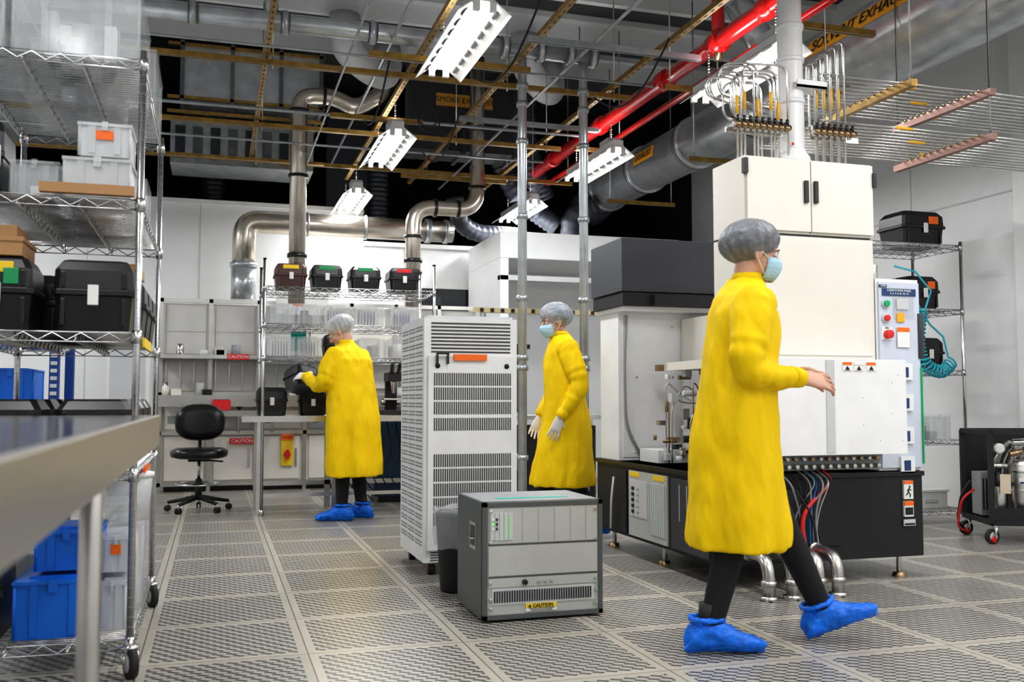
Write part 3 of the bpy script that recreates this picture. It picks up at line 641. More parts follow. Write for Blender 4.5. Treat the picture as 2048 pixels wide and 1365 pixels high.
m.tube([(cx,cy,.0),(cx,cy,.01),(cx,cy,.38),(cx,cy,.40)],[.10,.105,.13,.133],MATTEBLK,26)
n=26; rings=[]
for (r_,z_) in ((.128,.22),(.141,.30),(.14,.39),(.14,.415),(.128,.42),(.12,.34)):
    rings.append([(cx+r_*(1+.04*math.sin(7*t)+.03*math.sin(11*t+z_*30))*math.cos(t),cy+r_*(1+.04*math.sin(7*t))*math.sin(t),z_+.008*math.sin(5*t)) for t in [2*math.pi*i/n for i in range(n)]])
m.loft(rings,BAG,cap=False)
m.build('waste_bin',loc=(cx,cy,0))

# ---------------------------------------------------------------- second bench w/ black equipment, rear centre
m=M(); m.box(2.02,3.5,8.0,8.7,.80,.84,BRUSH)
for xx in (2.05,3.45):
    for yy in (8.03,8.66): m.box(xx-.02,xx+.02,yy-.02,yy+.02,0,.8,STEEL)
m.box(2.05,3.45,8.64,8.68,.3,.34,STEEL); m.build('steel_lab_bench',loc=(2,8,0),bevel=.003)
m=M(); m.box(2.1,2.63,8.1,8.6,.86,1.42,MATTEBLK); m.box(2.13,2.60,8.08,8.1,.90,1.38,DGREY); m.box(2.08,2.65,8.07,8.62,1.42,1.46,BLACK)
for xx in (2.13,2.6): m.cyl((xx,8.15,.84),(xx,8.15,.86),.02,RUBBER,10); m.cyl((xx,8.55,.84),(xx,8.55,.86),.02,RUBBER,10)
for k in range(6): m.box(2.16,2.38,8.075,8.08,.95+k*.03,.965+k*.03,BLACK)
m.build('black_instrument_cabinet',loc=(2.3,8.3,.84),bevel=.006)
m=M(); m.box(2.1,3.3,8.15,8.60,.05,.74,DGREY); m.box(2.12,2.6,8.135,8.15,.1,.7,MATTEBLK); m.box(2.65,3.28,8.135,8.15,.1,.7,MATTEBLK); m.box(2.54,2.56,8.12,8.135,.35,.5,STEEL); m.box(2.15,3.25,8.2,8.58,0,.05,BLACK); m.build('dark_base_cabinet',loc=(2.6,8.4,0),bevel=.004)
m=M(); strut(m,(2.05,7.75,1.72),(3.4,7.75,1.72),mt=mat('cream_strut',(.55,.45,.25),.5)); 
for xx in (2.08,3.38): m.box(xx-.02,xx+.02,7.73,7.77,0,1.70,LGREY)
for k in range(14): m.box(2.1+k*.09,2.13+k*.09,7.724,7.729,1.705,1.735,BLACK)
m.build('slotted_support_frame',loc=(2.1,7.75,0))

# ---------------------------------------------------------------- big process machine
m=M(); X0,X1,Y0,Y1=2.48,3.73,4.45,6.10
m.box(X0,X1,Y0,Y1,.12,.58,MATTEBLK); m.box(X0-.01,X1+.01,Y0-.01,Y1+.01,.555,.58,BLACK)
for xx in (X0+.08,X0+.65,X1-.1):
    for yy in (Y0+.08,Y0+.8,Y1-.1): m.cyl((xx,yy,.02),(xx,yy,.13),.014,STEEL,10); m.cyl((xx,yy,0),(xx,yy,.025),.04,BRASS,16,r2=.03)
ya,yb=5.03,5.56
m.box(X0-.012,X0,ya,yb,.14,.535,FP); m.box(X0-.014,X0-.01,yb-.16,yb-.02,.50,.53,YELL); m.box(X0-.014,X0-.01,ya+.03,ya+.18,.50,.53,YELL)
m.box(X0-.016,X0-.01,ya+.02,ya+.22,.18,.48,LGREY); m.box(X0-.016,X0-.01,ya+.26,yb-.03,.26,.48,LGREY)
for k in range(8):
    m.box(X0-.018,X0-.016,ya+.02+k*.028,ya+.0215+k*.028,.18,.48,MGREY)
    for j in (1,4): m.box(X0-.019,X0-.015,ya+.033+j*.028,ya+.038+j*.028,.25+k*.022,.256+k*.022,LEDG)
for k in range(5): m.box(X0-.022,X0-.014,yb-.09,yb-.06,.28+k*.035,.30+k*.035,BLACK); m.cyl((X0-.014,yb-.15,.29+k*.035),(X0-.024,yb-.15,.29+k*.035),.007,STEEL,8)
m.box(X0-.012,X0,4.55,4.98,.14,.53,DGREY); m.box(X0-.012,X0,5.6,6.06,.14,.53,MATTEBLK)
for k in range(4): m.box(X0-.015,X0-.01,4.6+k*.09,4.605+k*.09,.3,.5,LGREY)
m.tube(fillet([(X0-.03,5.75,.48),(X0-.06,5.72,.35),(X0-.04,5.78,.15)],.06),.008,LGREY,8)
m.box(X0+.02,3.5,5.78,6.08,.58,1.54,WHITE); m.box(X0+.05,3.4,5.772,5.78,.60,1.50,WHITE)
m.box(X0+.12,X0+.42,5.765,5.772,.63,1.15,WHITE)
m.tube(fillet([(X0+.07,5.76,1.52),(X0+.05,5.755,1.2),(X0+.06,5.755,.8),(X0+.16,5.755,.62)],.15),.010,MGREY,8)
for (a,b) in ((.14,.66),(.40,.66),(.14,1.12),(.40,1.12),(.4,1.45)): m.cyl((X0+a,5.765,b),(X0+a,5.758,b),.008,STEEL,8)
m.box(X0-.03,3.5,5.60,6.12,1.66,2.0,DGREY); m.box(X0-.02,3.5,5.61,6.11,1.57,1.655,MATTEBLK); m.box(X0,3.5,5.65,6.1,1.54,1.57,WHITE)
m.box(X0+.18,3.5,5.56,5.60,1.57,1.64,MATTEBLK)
random.seed(9)
m.box(X0+.14,X0+.42,5.45,5.72,.58,.66,WHITE); m.box(X0+.46,3.3,5.0,5.75,.6,1.5,CREAM)
m.box(X0+.40,X0+.46,4.85,5.6,.58,1.22,LGREY)
for k in range(60):
    xx=X0+.16+random.random()*.28; yy=4.85+random.random()*.75; zz=.60+random.random()*.58; h=.02+random.random()*.05
    mt_=random.choice([BLACK,STEEL,BRASS,STEEL,MATTEBLK,BRASS,LGREY,WHITE])
    if k%2: m.cyl((xx,yy,zz),(xx,yy,zz+h),.010+random.random()*.018,mt_,12)
    elif k%4==0: m.cyl((xx,yy,zz),(xx+.08,yy,zz),.010+random.random()*.012,mt_,12)
    else: m.box(xx-.022,xx+.022,yy-.022,yy+.022,zz,zz+h,mt_)
for k in range(8):
    xx=X0+.16+.02*(k%5); yb2=4.9+.08*k
    m.tube(fillet([(xx,yb2,.58),(xx,yb2,.85+.08*(k%4)),(xx+.12,yb2+.05,.95+.06*(k%3)),(X0+.42,yb2+.05,.95)],.05),.0045,STEEL if k%3 else BRASS,8)
cA,cB,cY,cYb=2.66,3.46,4.47,4.80
m.box(cA,cB,cY,cYb,1.19,1.85,CREAM); m.box(cA,cB,cY,cYb,1.862,2.27,CREAM); m.box(cA+.01,cB-.01,cY+.01,cYb,1.85,1.862,GRILLE)
m.box(cA,cB,cY+.005,cYb+.6,1.15,1.2,CREAM)
md=(cA+cB)/2+.0
m.box(cA+.012,md-.003,cY-.018,cY,1.875,2.262,CREAM); m.box(md+.003,cB-.005,cY-.018,cY,1.875,2.262,CREAM); m.box(md-.004,md+.004,cY-.003,cY+.001,1.87,2.265,GRILLE)
for xx in (md-.035,md+.025): m.box(xx-.01,xx+.012,cY-.034,cY-.018,2.03,2.15,BLACK)
m.box(cA-.012,cA+.012,cY-.03,cY,2.17,2.25,BLACK); m.box(cB-.01,cB+.012,cY-.03,cY,2.14,2.22,BLACK)
m.box(cA+.02,cB-.02,cY-.006,cY,1.21,1.83,CREAM)
m.box(2.62,3.47,4.24,4.29,.69,1.18,WHITE); m.box(2.62,3.47,4.29,4.46,1.12,1.175,WHITE); m.box(2.62,2.66,4.29,4.46,.7,1.15,WHITE); m.box(3.44,3.468,4.29,4.46,.70,1.15,WHITE)
m.box(2.98,3.03,4.236,4.24,.70,1.175,LGREY)
for (a,b) in ((3.2,.98),(3.2,.84),(3.38,1.06),(3.38,.90),(3.42,1.1),(3.3,.76),(3.44,.76)): m.cyl((a,4.24,b),(a,4.237,b),.0022,MGREY,8)
for k,(a,mt_) in enumerate(((3.08,ORANGE),(3.15,PAPER),(3.225,ORANGE))):
    m.box(a,a+.055,4.236,4.24,1.12,1.165,PAPER); m.box(a,a+.055,4.234,4.236,1.15,1.165,mt_)
    m.add([(a+.012,4.2335,1.124),(a+.042,4.2335,1.124),(a+.027,4.2335,1.146)],[(0,1,2)],INK)
for k in range(14):
    xx=2.75+k*.05; m.cyl((xx,4.42,.62),(xx,4.38,.62),.012,STEEL,10); m.cyl((xx,4.42,.66),(xx,4.39,.66),.010,BRASS if k%2 else STEEL,10)
m.box(2.7,3.45,4.42,4.45,.60,.69,MGREY)
pA,pB=3.47,3.75
m.box(pA,pB,4.47,4.80,.585,1.64,WHITE); m.box(pA+.01,pB-.005,4.455,4.47,.60,1.62,mat('pale_blue_panel',(.58,.62,.71),.3))
m.box(pA+.03,pA+.25,4.449,4.455,1.545,1.585,INKB); m.box(pA+.01,pA+.06,4.449,4.455,1.59,1.605,INKB)
for zz,mt_ in ((1.50,BTNG),(1.42,REDP)):
    m.cyl((pA+.05,4.455,zz),(pA+.05,4.445,zz),.026,LGREY,16); m.cyl((pA+.05,4.445,zz),(pA+.05,4.43,zz),.017,mt_,16)
m.box(pA+.02,pA+.09,4.45,4.455,1.30,1.37,PAPER); m.cyl((pA+.055,4.455,1.33),(pA+.055,4.42,1.33),.024,REDP,18)
m.box(pA+.10,pA+.24,4.448,4.455,1.42,1.54,CLEAR); m.box(pA+.12,pA+.2,4.446,4.45,1.47,1.53,LGREY); m.box(pA+.12,pA+.17,4.446,4.45,1.40,1.45,ORL)
m.box(pA+.12,pA+.2,4.446,4.45,1.26,1.37,PAPER); m.box(pA+.12,pA+.2,4.445,4.447,1.345,1.37,ORANGE)
for zz in (1.17,1.0,.82,.66):
    m.box(pA+.12,pA+.21,4.44,4.455,zz-.09,zz,WHITE); m.box(pA+.14,pA+.18,4.436,4.442,zz-.075,zz-.02,INKB)
m.box(pB-.008,pB,4.445,4.455,.62,1.15,BTNG); m.cyl((pB+.0,4.46,1.2),(pB+.0,4.46,1.45),.02,DGREY,14)
m.cyl((pB-.12,4.7,1.64),(pB-.12,4.7,1.75),.03,STEEL,12); m.tube(fillet([(pB-.15,4.72,1.6),(pB-.15,4.72,1.86),(pB-.32,4.85,1.9)],.08),.02,LGREY,10)
m.box(3.60,3.66,4.436,4.45,.43,.53,PAPER); m.box(3.60,3.66,4.434,4.438,.512,.53,ORANGE)
m.cyl((3.636,4.4335,.497),(3.636,4.436,.497),.006,INK,10); m.tube([(3.632,4.434,.49),(3.626,4.434,.468)],.004,INK,6); m.tube([(3.626,4.434,.468),(3.64,4.434,.455),(3.636,4.434,.44)],.003,INK,6); m.tube([(3.626,4.434,.468),(3.612,4.434,.452)],.003,INK,6); m.tube([(3.646,4.434,.478),(3.632,4.434,.486),(3.618,4.434,.476)],.0025,INK,6)
m.box(3.60,3.66,4.436,4.45,.335,.42,PAPER); m.box(3.60,3.66,4.434,4.438,.395,.42,ORANGE); m.box(3.605,3.655,4.434,4.438,.345,.385,INK)
m.box(3.595,3.67,4.436,4.444,.285,.32,LGREY); m.box(3.60,3.665,4.434,4.438,.29,.30,INK)
m.box(2.62,3.2,4.435,4.45,.2,.55,MATTEBLK); m.box(2.66,2.95,4.42,4.436,.3,.5,DGREY)
mc=m.build('wafer_processing_machine',loc=(X0,Y0,0),bevel=.0025)
text(mc,'K3000 POWER PANEL\n2, 3, 4, 6, 8, 10, 12',(pA+.14,4.4475,1.566),.0165,PAPER); text(mc,'K3000',(pA+.035,4.4475,1.597),.012,PAPER)
text(mc,'EMO',(pA+.055,4.448,1.365),.012,INK)
m=M()
for k,xx in enumerate((2.58,2.71,2.86,2.97)):
    m.tube(fillet([(xx,4.16,0),(xx,4.16,.20),(xx+.01,4.40,.20),(xx+.01,4.46,.20)],.11,9),.030,STEEL,16)
    m.cyl((xx,4.16,.0),(xx,4.16,.02),.044,STEEL,16); m.cyl((xx,4.16,.07),(xx,4.16,.095),.038,STEEL,16); m.cyl((xx+.005,4.34,.2),(xx+.005,4.36,.2),.038,STEEL,16)
m.build('vacuum_pipe_elbows',loc=(2.8,4.2,0))
m=M(); random.seed(3)
for k in range(15):
    xx=2.78+random.random()*.30; mt_=[RUBBER,MGREY,RUBBER,RUBBER,MGREY,REDP,BLUEP,RUBBER,STEEL,MGREY][k%10]; r=.003+.003*random.random(); 
    if mt_ is REDP: r=.011
    x2=2.93+random.uniform(-.07,.08)
    m.tube(fillet([(xx,4.41,.60),(xx+.02,4.35-.04*random.random(),.55),(x2,4.32+random.random()*.06,.38),(x2+random.uniform(-.03,.06),4.36,.16),(x2+random.uniform(-.1,.1),4.43,.14)],.10),r,mt_,8)
m.build('cable_bundle',loc=(2.8,4.3,0))
m=M(); cx,cy=3.06,4.63
m.tube([(cx,cy,2.27),(cx,cy,2.32),(cx,cy,2.36),(cx,cy,2.72),(cx,cy,2.74),(cx,cy,3.1),(cx,cy,3.12),(cx,cy,ZR)],[.11,.10,.072,.072,.068,.070,.066,.07],PVCW,26)
for zz in (2.34,2.62,2.86,3.05,3.4): m.cyl((cx,cy,zz),(cx,cy,zz+.025),.078,PVCW,26)
m.box(cx-.02,cx+.17,cy-.1,cy+.02,2.70,2.712,PVCW); m.box(cx-.02,cx+.17,cy-.1,cy-.09,2.70,2.74,PVCW); m.cyl((cx-.04,cy-.075,2.38),(cx-.04,cy-.078,2.38),.008,REDP,10)
m.build('white_exhaust_duct',loc=(cx,cy,2.27))
# gas lines
m=M(); TB=mat('gas_tube_steel',(.60,.59,.57),.2,1); random.seed(5)
YT=mat('yellow_gas_label',(.85,.46,.03),.5)
for k in range(10):
    xx=2.68+k*.035; yy=4.56+.02*(k%3); zt=2.72+.025*(k%5)
    m.tube(fillet([(xx,yy,2.272),(xx,yy,zt),(xx-.16-.01*k,yy+.05,zt),(xx-.16-.01*k,yy+.05,zt-.10-.02*k),(xx+.3,yy+.25,zt-.10-.02*k)],.07),.0065,TB,8)
    if k%2==0: m.cyl((xx,yy,2.52+.02*(k%4)),(xx,yy,2.62+.02*(k%4)),.009,YT,8)
for k in range(9):
    xx=3.17+k*.024; yy=4.56+.02*(k%2); zt=2.86+.018*k
    m.tube(fillet([(xx,yy,2.272),(xx,yy,zt),(xx+.0,yy+.14,zt),(xx,yy+.14,2.50 if k%2 else 2.76),(xx+.3,yy+.10+.06*k,2.52 if k%2 else 2.78)],.05),.0065,TB,8)
    if k%2: m.cyl((xx,yy,2.60),(xx,yy,2.72),.009,YT,8)
for k in range(20):
    xx=2.66+k*.038
    if abs(xx-cx)<.085: continue
    m.cyl((xx,4.50,2.45),(xx,4.53,2.45),.017,BRASS,10); m.cyl((xx,4.55,2.43),(xx,4.55,2.49),.013,STEEL,8); m.cyl((xx,4.52,2.47),(xx,4.52,2.50),.009,BLACK,8)
m.box(2.62,2.97,4.575,4.59,2.42,2.45,STEEL); m.box(3.15,3.46,4.575,4.59,2.42,2.45,STEEL)
for lv,zl in ((0,2.53),(1,2.795)):
    for k in range(12):
        yy=4.56+k*.058
        xe=4.95+k*.05
        m.tube(fillet([(3.2,yy,zl),(xe,yy,zl),(xe,yy,zl+.5) if lv==1 else (xe,yy-2.5,zl)],.12),.0065,TB,8)
        if (k*7+lv)%4==0: m.cyl((3.7+.07*k,yy,zl),(3.82+.07*k,yy,zl),.009,YT,8)
STR2=mat('primer_strut',(.30,.18,.15),.5,.5)
for zl in (2.50,2.765):
    for xx in (3.75,4.3) if zl>2.6 else (4.3,):
        m.box(xx-.02,xx+.02,4.45,5.30,zl-.02,zl+.02,GOLD if xx<4 else STR2)
        for yy in (4.48,5.27): m.cyl((xx,yy,zl),(xx,yy,ZR),.005,STEEL,6)
        for k in range(12): m.box(xx-.015,xx+.015,4.545+k*.058,4.575+k*.058,zl+.018,zl+.035,BRASS)
m.build('gas_tubing_array',loc=(3.5,4.6,2.5))

# ---------------------------------------------------------------- right rack
m=M(); X0,X1,Y0,Y1=4.72,5.62,6.2,6.75
for zz in (2.19,1.68,1.20,.655,.12): wire_shelf(m,X0,X1,Y0,Y1,zz,along='y',step=.03)
for xx in (X0,X1):
    for yy in (Y0,Y1): m.cyl((xx,yy,.02),(xx,yy,2.22),.013,CHROME,12); m.cyl((xx,yy,0),(xx,yy,.03),.02,STEEL,12)
m.build('wire_shelving_rack',loc=(X0,Y0,0))
case(5.36,6.45,2.19,.42,.34,.28,lab2=ORANGE); case(5.36,6.45,1.68,.32,.30,.27,lab2=ORANGE); case(5.40,6.45,1.20,.30,.30,.26); case(5.16,6.45,.655,.3,.3,.28); bin_(5.46,6.45,.655,.2,.3,.18,CLEAR,stuff=3)
m=M(); m.box(5.2,5.52,6.3,6.6,.125,.25,WHITE); m.box(5.19,5.53,6.29,6.61,.25,.27,WHITE); m.box(5.3,5.42,6.288,6.3,.17,.2,LGREY); m.build('white_storage_box',loc=(5.3,6.4,.12),bevel=.004)
m=M(); base=[Vector(p) for p in fillet([(5.10,6.05,1.66),(5.06,6.05,1.38),(5.10,6.02,1.22),(5.26,6.02,1.17),(5.37,6.05,1.26)],.1,8)]
L=[0]
for a,b in zip(base[:-1],base[1:]): L.append(L[-1]+(b-a).length)
def at(s):
    for i in range(len(base)-1):
        if L[i+1]>=s and L[i+1]>L[i]: t=(s-L[i])/(L[i+1]-L[i]); return base[i].lerp(base[i+1],t),(base[i+1]-base[i]).normalized()
    return base[-1],(base[-1]-base[-2]).normalized()
P=[]; turns=24
for i in range(turns*12+1):
    c,t=at(L[-1]*i/(turns*12)); a=2*math.pi*i/12; w=Vector((0,1,0)); u=t.cross(w).normalized()
    P.append(c+(u*math.cos(a)+w*math.sin(a))*.045)
P=[Vector((4.98,6.19,2.0)),Vector((5.10,6.1,1.95)),Vector((5.20,6.05,1.8)),Vector((5.15,6.05,1.68))]+P+[Vector((5.30,6.05,1.45)),Vector((5.22,6.1,1.55)),Vector((5.12,6.12,1.72)),Vector((4.98,6.19,1.9))]
m.tube(P,.0075,TEAL,7); m.build('coiled_air_hose',loc=(5,6.05,1.5))
# pump cart (local coordinates, then rotated to stand beside the wall)
m=M(); W,D=.64,.50; z0,z1=.14,.75
for xx in (0,W):
    for yy in (0,D): m.box(xx-.016,xx+.016,yy-.016,yy+.016,z0,z1,MATTEBLK)
for zz in (z0,z1):
    for yy in (0,D): m.box(0,W,yy-.016,yy+.016,zz-.016,zz+.016,MATTEBLK)
    for xx in (0,W): m.box(xx-.016,xx+.016,0,D,zz-.016,zz+.016,MATTEBLK)
m.box(0,W,0,D,z0,z0+.01,BLACK); m.box(0,W,D-.01,D,z0,z1,MATTEBLK); m.box(.0,W,.0,.01,z0,z0+.10,MATTEBLK)
m.cyl((.26,.16,.16),(.26,.16,.52),.085,STEEL,28); m.tube([(.26,.16,.52),(.26,.16,.56),(.26,.16,.58)],[.085,.07,.03],STEEL,28); m.cyl((.26,.16,.58),(.26,.16,.68),.025,STEEL,14)
for zz in (.2,.34,.47): m.cyl((.26,.16,zz),(.26,.16,zz+.02),.089,CHROME,28)
m.box(.21,.29,.070,.074,.40,.44,PAPER); m.box(.215,.285,.068,.0705,.40,.412,INKB)
m.cyl((.46,.2,.16),(.46,.2,.5),.075,MGREY,24); m.cyl((.10,.14,.16),(.10,.14,.38),.05,STEEL,18); m.cyl((.10,.14,.38),(.10,.14,.41),.06,BLACK,18)
m.box(.04,.17,.28,.45,.16,.46,MGREY)
for k in range(5): m.box(.05+k*.022,.06+k*.022,.276,.281,.2,.42,BLACK)
random.seed(12)
for k in range(12):
    a=.05+.03*k
    m.tube(fillet([(a,.18+.03*(k%3),.42),(a-.0,.07+.02*(k%4),.56+.03*(k%3)),(a+.07,.08+.02*(k%5),.66+.015*(k%3)),(a+.13,.25,.60)],.07),(.006,.011,.016)[k%3],[STEEL,MGREY,STEEL,LGREY,CHROME][k%5],10)
m.cyl((.08,.08,.64),(.08,.04,.64),.035,STEEL,18); m.cyl((.08,.04,.64),(.08,.038,.64),.03,PAPER,18)
m.cyl((.15,.06,.60),(.23,.06,.62),.02,BRASS,12); m.cyl((.05,.09,.52),(.14,.09,.52),.018,STEEL,12); m.cyl((.17,.06,.68),(.34,.06,.69),.024,CHROME,14); m.cyl((.36,.06,.64),(.44,.06,.64),.03,STEEL,14)
m.box(.05,.12,-.022,-.018,.34,.47,mat('tan_tag',(.65,.55,.42),.6)); m.cyl((.085,-.018,.47),(.085,.03,.6),.0015,INK,6)
for xx in (.02,W-.02):
    for yy in (.02,D-.02): caster(m,xx,yy,.13,.05,R(200)); m.cyl((xx-.03,yy,.03),(xx-.01,yy-.03,.03),.022,REDP,8)
m.tube(fillet([(.0,.30,.34),(-.09,.30,.27),(-.10,.36,.06),(-.0,.42,.03)],.08),.008,REDP,8)
m.tube(fillet([(.0,.36,.40),(-.07,.36,.3),(-.08,.42,.1),(.0,.46,.03)],.08),.008,RUBBER,8)
cart=m.build('vacuum_pump_cart',bevel=.002); cart.location=(5.03,5.33,0); cart.rotation_euler[2]=R(-22)

# ---------------------------------------------------------------- people
def ringE(c,a,b,u=(1,0,0),v=(0,1,0),n=36,k=0,amp=0,ph=0):
    c=Vector(c);u=Vector(u);v=Vector(v);out=[]
    for i in range(n):
        t=2*math.pi*i/n; q=1+amp*(math.sin(k*t+ph)+.6*math.sin((k*2-3)*t+ph*2)+.35*math.sin((k*2+1)*t-ph))
        out.append(c+u*a*q*math.cos(t)+v*b*q*math.sin(t))
    return out
def limb(m,pts,rad,mt,n=16):
    m.tube(pts,rad,mt,n)
    for p,r in ((pts[0],rad[0]),(pts[-1],rad[-1])): m.ell(p,r,r,r,mt,12,8)
def remesh(ob,vox,it=6,fac=.5):
    r=ob.modifiers.new('remesh','REMESH'); r.mode='VOXEL'; r.voxel_size=vox; r.use_smooth_shade=True
    s=ob.modifiers.new('smooth','SMOOTH'); s.iterations=it; s.factor=fac
def frame(origin,xd,zd):
    x=Vector(xd).normalized(); z=Vector(zd); z=(z-x*z.dot(x)).normalized(); y=z.cross(x)
    Mx=Matrix((x,y,z)).transposed().to_4x4(); Mx.translation=Vector(origin); return Mx
def hand(root,name,wrist,xd,zd,curl,mt,thumbside=1):
    m=M(); m.T=frame(wrist,xd,zd); s=thumbside
    rg=[]
    for (x,y,w,t) in ((-.05,0,.026,.021),(-.01,0,.027,.018),(.02,.002,.034,.016),(.05,.002,.040,.015),(.08,0,.040,.013),(.092,0,.036,.010)):
        rg.append([Vector((x,s*y+w*math.cos(a),t*math.sin(a))) for a in [2*math.pi*i/16 for i in range(16)]])
    m.loft(rg,mt)
    for i,(y,L_) in enumerate(((.031,.070),(.0105,.079),(-.0105,.073),(-.030,.057))):
        p=Vector((.075,s*y,-.001)); a=R(curl*.35); spl=s*(.12-.08*i); pts=[p]; rr=[.0095]
        p=Vector((.090,s*y*1.03,-.001)); pts.append(p); rr.append(.0092)
        for j,(fr,ad) in enumerate(((.45,0),(.30,R(curl*.6)),(.25,R(curl*.45)))):
            a+=ad; d=Vector((math.cos(a),spl*math.cos(a),-math.sin(a))); p=p+d*L_*fr; pts.append(p); rr.append(.0085-.0009*j)
        limb(m,pts,rr,mt,10)
    limb(m,[Vector((.015,s*.022,-.006)),Vector((.040,s*.047,-.016)),Vector((.066,s*.060,-.026)),Vector((.090,s*.060,-.036))],[.014,.0125,.0105,.0085],mt,10)
    ob=m.build(name,parent=root); remesh(ob,.0036,2,.4); return ob
def person(name,loc,rot,P):
    root=bpy.data.objects.new(name,None); S.collection.objects.link(root); root.location=loc; root.rotation_euler[2]=rot; root.empty_display_size=.2
    sc=P.get('scale',1); root.scale=(sc,sc,sc)
    ax=bpy.data.objects.new('fold_axes',None); S.collection.objects.link(ax); ax.parent=root; ax.scale=(1,1,3.6); ax.rotation_euler=(R(6),R(-5),0); ax.empty_display_size=.1
    g=P.get('girth',1)
    m=M(); lean=P.get('lean',0.0); hy=P.get('hemy',0); hem=P.get('hem',.36)
    prof=[(1.445,.060,.062,.0,0),(1.425,.085,.072,.0,0),(1.40,.135,.085,-.005,0),(1.365,.185,.105,-.01,0),(1.30,.205,.125,-.005,.0),(1.20,.207,.140,.0,.010),(1.08,.207,.146,.0,.014),(.96,.212,.152,.0,.018),(.82,.222,.160,.0,.028),(.68,.226,.165,0,.038),(.52,.230,.168,0,.048),(hem+.04,.232,.170,0,.055),(hem,.230,.168,0,.055)]
    rings=[]
    for (z,a,b,yo,amp) in prof:
        ly=lean*max(0,(z-.9))/.5
        if z<.9: yh=hy*(.9-z)/.54
        else: yh=0
        stx=1+P.get('stride',0)*max(0,(.9-z))/.54
        gg=1 if z>1.35 else g
        rings.append(ringE((0,yo+ly+yh,z),a*gg,b*gg*stx,k=5,amp=amp,ph=z*.9+P.get('ph',0),n=72))
    m.loft(rings[::-1],COAT)
    for sd in ('L','R'):
        s=-1 if sd=='L' else 1
        A=P['arm'+sd]; shd=Vector((s*.165,lean*.9-.005,1.335)); el=Vector(A[0]); wr=Vector(A[1])
        mid1=shd.lerp(el,.5)+Vector((s*.012,0,-.0)); mid2=el.lerp(wr,.5)+Vector((0,0,-.012))
        base=fillet([shd,mid1,el,mid2,wr.lerp(el,.08)],.08,5); pts=[];rr=[]
        pts.append(shd+Vector((-s*.05,0,.005))); rr.append(.068)
        tot=sum((b-a).length for a,b in zip(base[:-1],base[1:])); acc=0; fine=[]
        for a,b in zip(base[:-1],base[1:]):
            kk=max(1,int((b-a).length/.012))
            for q in range(kk): fine.append((acc+(b-a).length*q/kk,a.lerp(b,q/kk)))
            acc+=(b-a).length
        fine.append((acc,base[-1]))
        for sacc,pnt in fine:
            t=sacc/tot
            r=.081-.036*max(0,(t-.15))/.85
            wr_=.0035*math.sin(sacc*85+1.3*math.sin(sacc*31))*(1.0 if .3<t<.85 else .35)
            pts.append(pnt); rr.append(r+wr_)
        limb(m,pts,rr,COAT,18)
    ob=m.build('gown',parent=root); remesh(ob,.009,3,.5)
    d=ob.modifiers.new('large_folds','DISPLACE'); tx=bpy.data.textures.new('fold_noise','CLOUDS'); tx.noise_scale=.24; tx.noise_depth=1; d.texture=tx; d.strength=.020; d.mid_level=.5; d.texture_coords='LOCAL'
    d=ob.modifiers.new('drape_folds','DISPLACE'); tx=bpy.data.textures.new('drape_noise','CLOUDS'); tx.noise_scale=.075; tx.noise_depth=2; d.texture=tx; d.strength=.026; d.mid_level=.5; d.texture_coords='OBJECT'; d.texture_coords_object=ax
    m=M(); ly=lean*1.05
    m.loft([ringE((0,ly+.004,1.43),.066,.066),ringE((0,ly+.008,1.462),.058,.060),ringE((0,ly+.008,1.464),.052,.054),ringE((0,ly+.004,1.43),.05,.05)],COAT)
    for sd in ('L','R'):
        A=P['arm'+sd]; el=Vector(A[0]); wr=Vector(A[1]); dd=(wr-el).normalized()
        m.tube([wr-dd*.045,wr-dd*.01,wr+dd*.012],[.042,.040,.036],COAT,18)
    m.build('collar_and_cuffs',parent=root)
    m=M()
    for sd in ('L','R'):
        s=-1 if sd=='L' else 1
        K,An=P['leg'+sd]; hip=Vector((s*.09,0,.86)); K=Vector(K);An=Vector(An)
        limb(m,[hip,hip.lerp(K,.5),K,K.lerp(An,.4),An],[.098,.085,.062,.058,.044],PANTS,16)
    m.ell((0,0,.88),.16,.11,.12,PANTS)
    ob=m.build('trousers',parent=root); remesh(ob,.011,4,.5)
    for sd in ('L','R'):
        K,An=P['leg'+sd]; yaw,pit=P['foot'+sd]; An=Vector(An)
        m=M(); T=Matrix.Translation(An)@Matrix.Rotation(R(yaw),4,'Z')@Matrix.Rotation(R(pit),4,'X'); m.T=T
        z0=-.085
        rg=[]
        for (y,w,h) in ((-.095,.020,.045),(-.085,.038,.085),(-.05,.046,.125),(0,.050,.140),(.045,.052,.120),(.09,.056,.092),(.135,.058,.072),(.175,.050,.058),(.200,.032,.045),(.208,.012,.028)):
            n_=20; ring=[]
            for i in range(n_):
                t=2*math.pi*i/n_; xx=w*math.cos(t)*(1+.05*math.sin(5*t+y*40)); zz=(math.sin(t)*.5+.5); zz=zz**.75 if zz>0 else 0
                ring.append(Vector((xx,y+.012*math.sin(t*2),z0+h*zz*(1+.04*math.sin(y*90+t*3)))))
            rg.append(ring)
        m.loft(rg,SHOE)
        m.tube(arc((0,-.01,.042),.052,0,350,(1,0,0),(0,1.2,0),20),.011,SHOE,8,closed=True)
        ob=m.build('shoe_cover_'+sd,parent=root); ss=ob.modifiers.new('sub','SUBSURF'); ss.levels=2; ss.render_levels=2
        d=ob.modifiers.new('crinkle','DISPLACE'); tx=bpy.data.textures.new('crinkle_noise','CLOUDS'); tx.noise_scale=.03; d.texture=tx; d.strength=.014; d.texture_coords='LOCAL'
        m=M(); m.T=T; m.tube([(0,-.01,0),(0,0,.10)],[.038,.042],MATTEBLK,14); m.build('sock_'+sd,parent=root)
    hc=Vector(P.get('head',(0,.02,1.545))); hp,hyaw=P.get('headrot',(0,0))
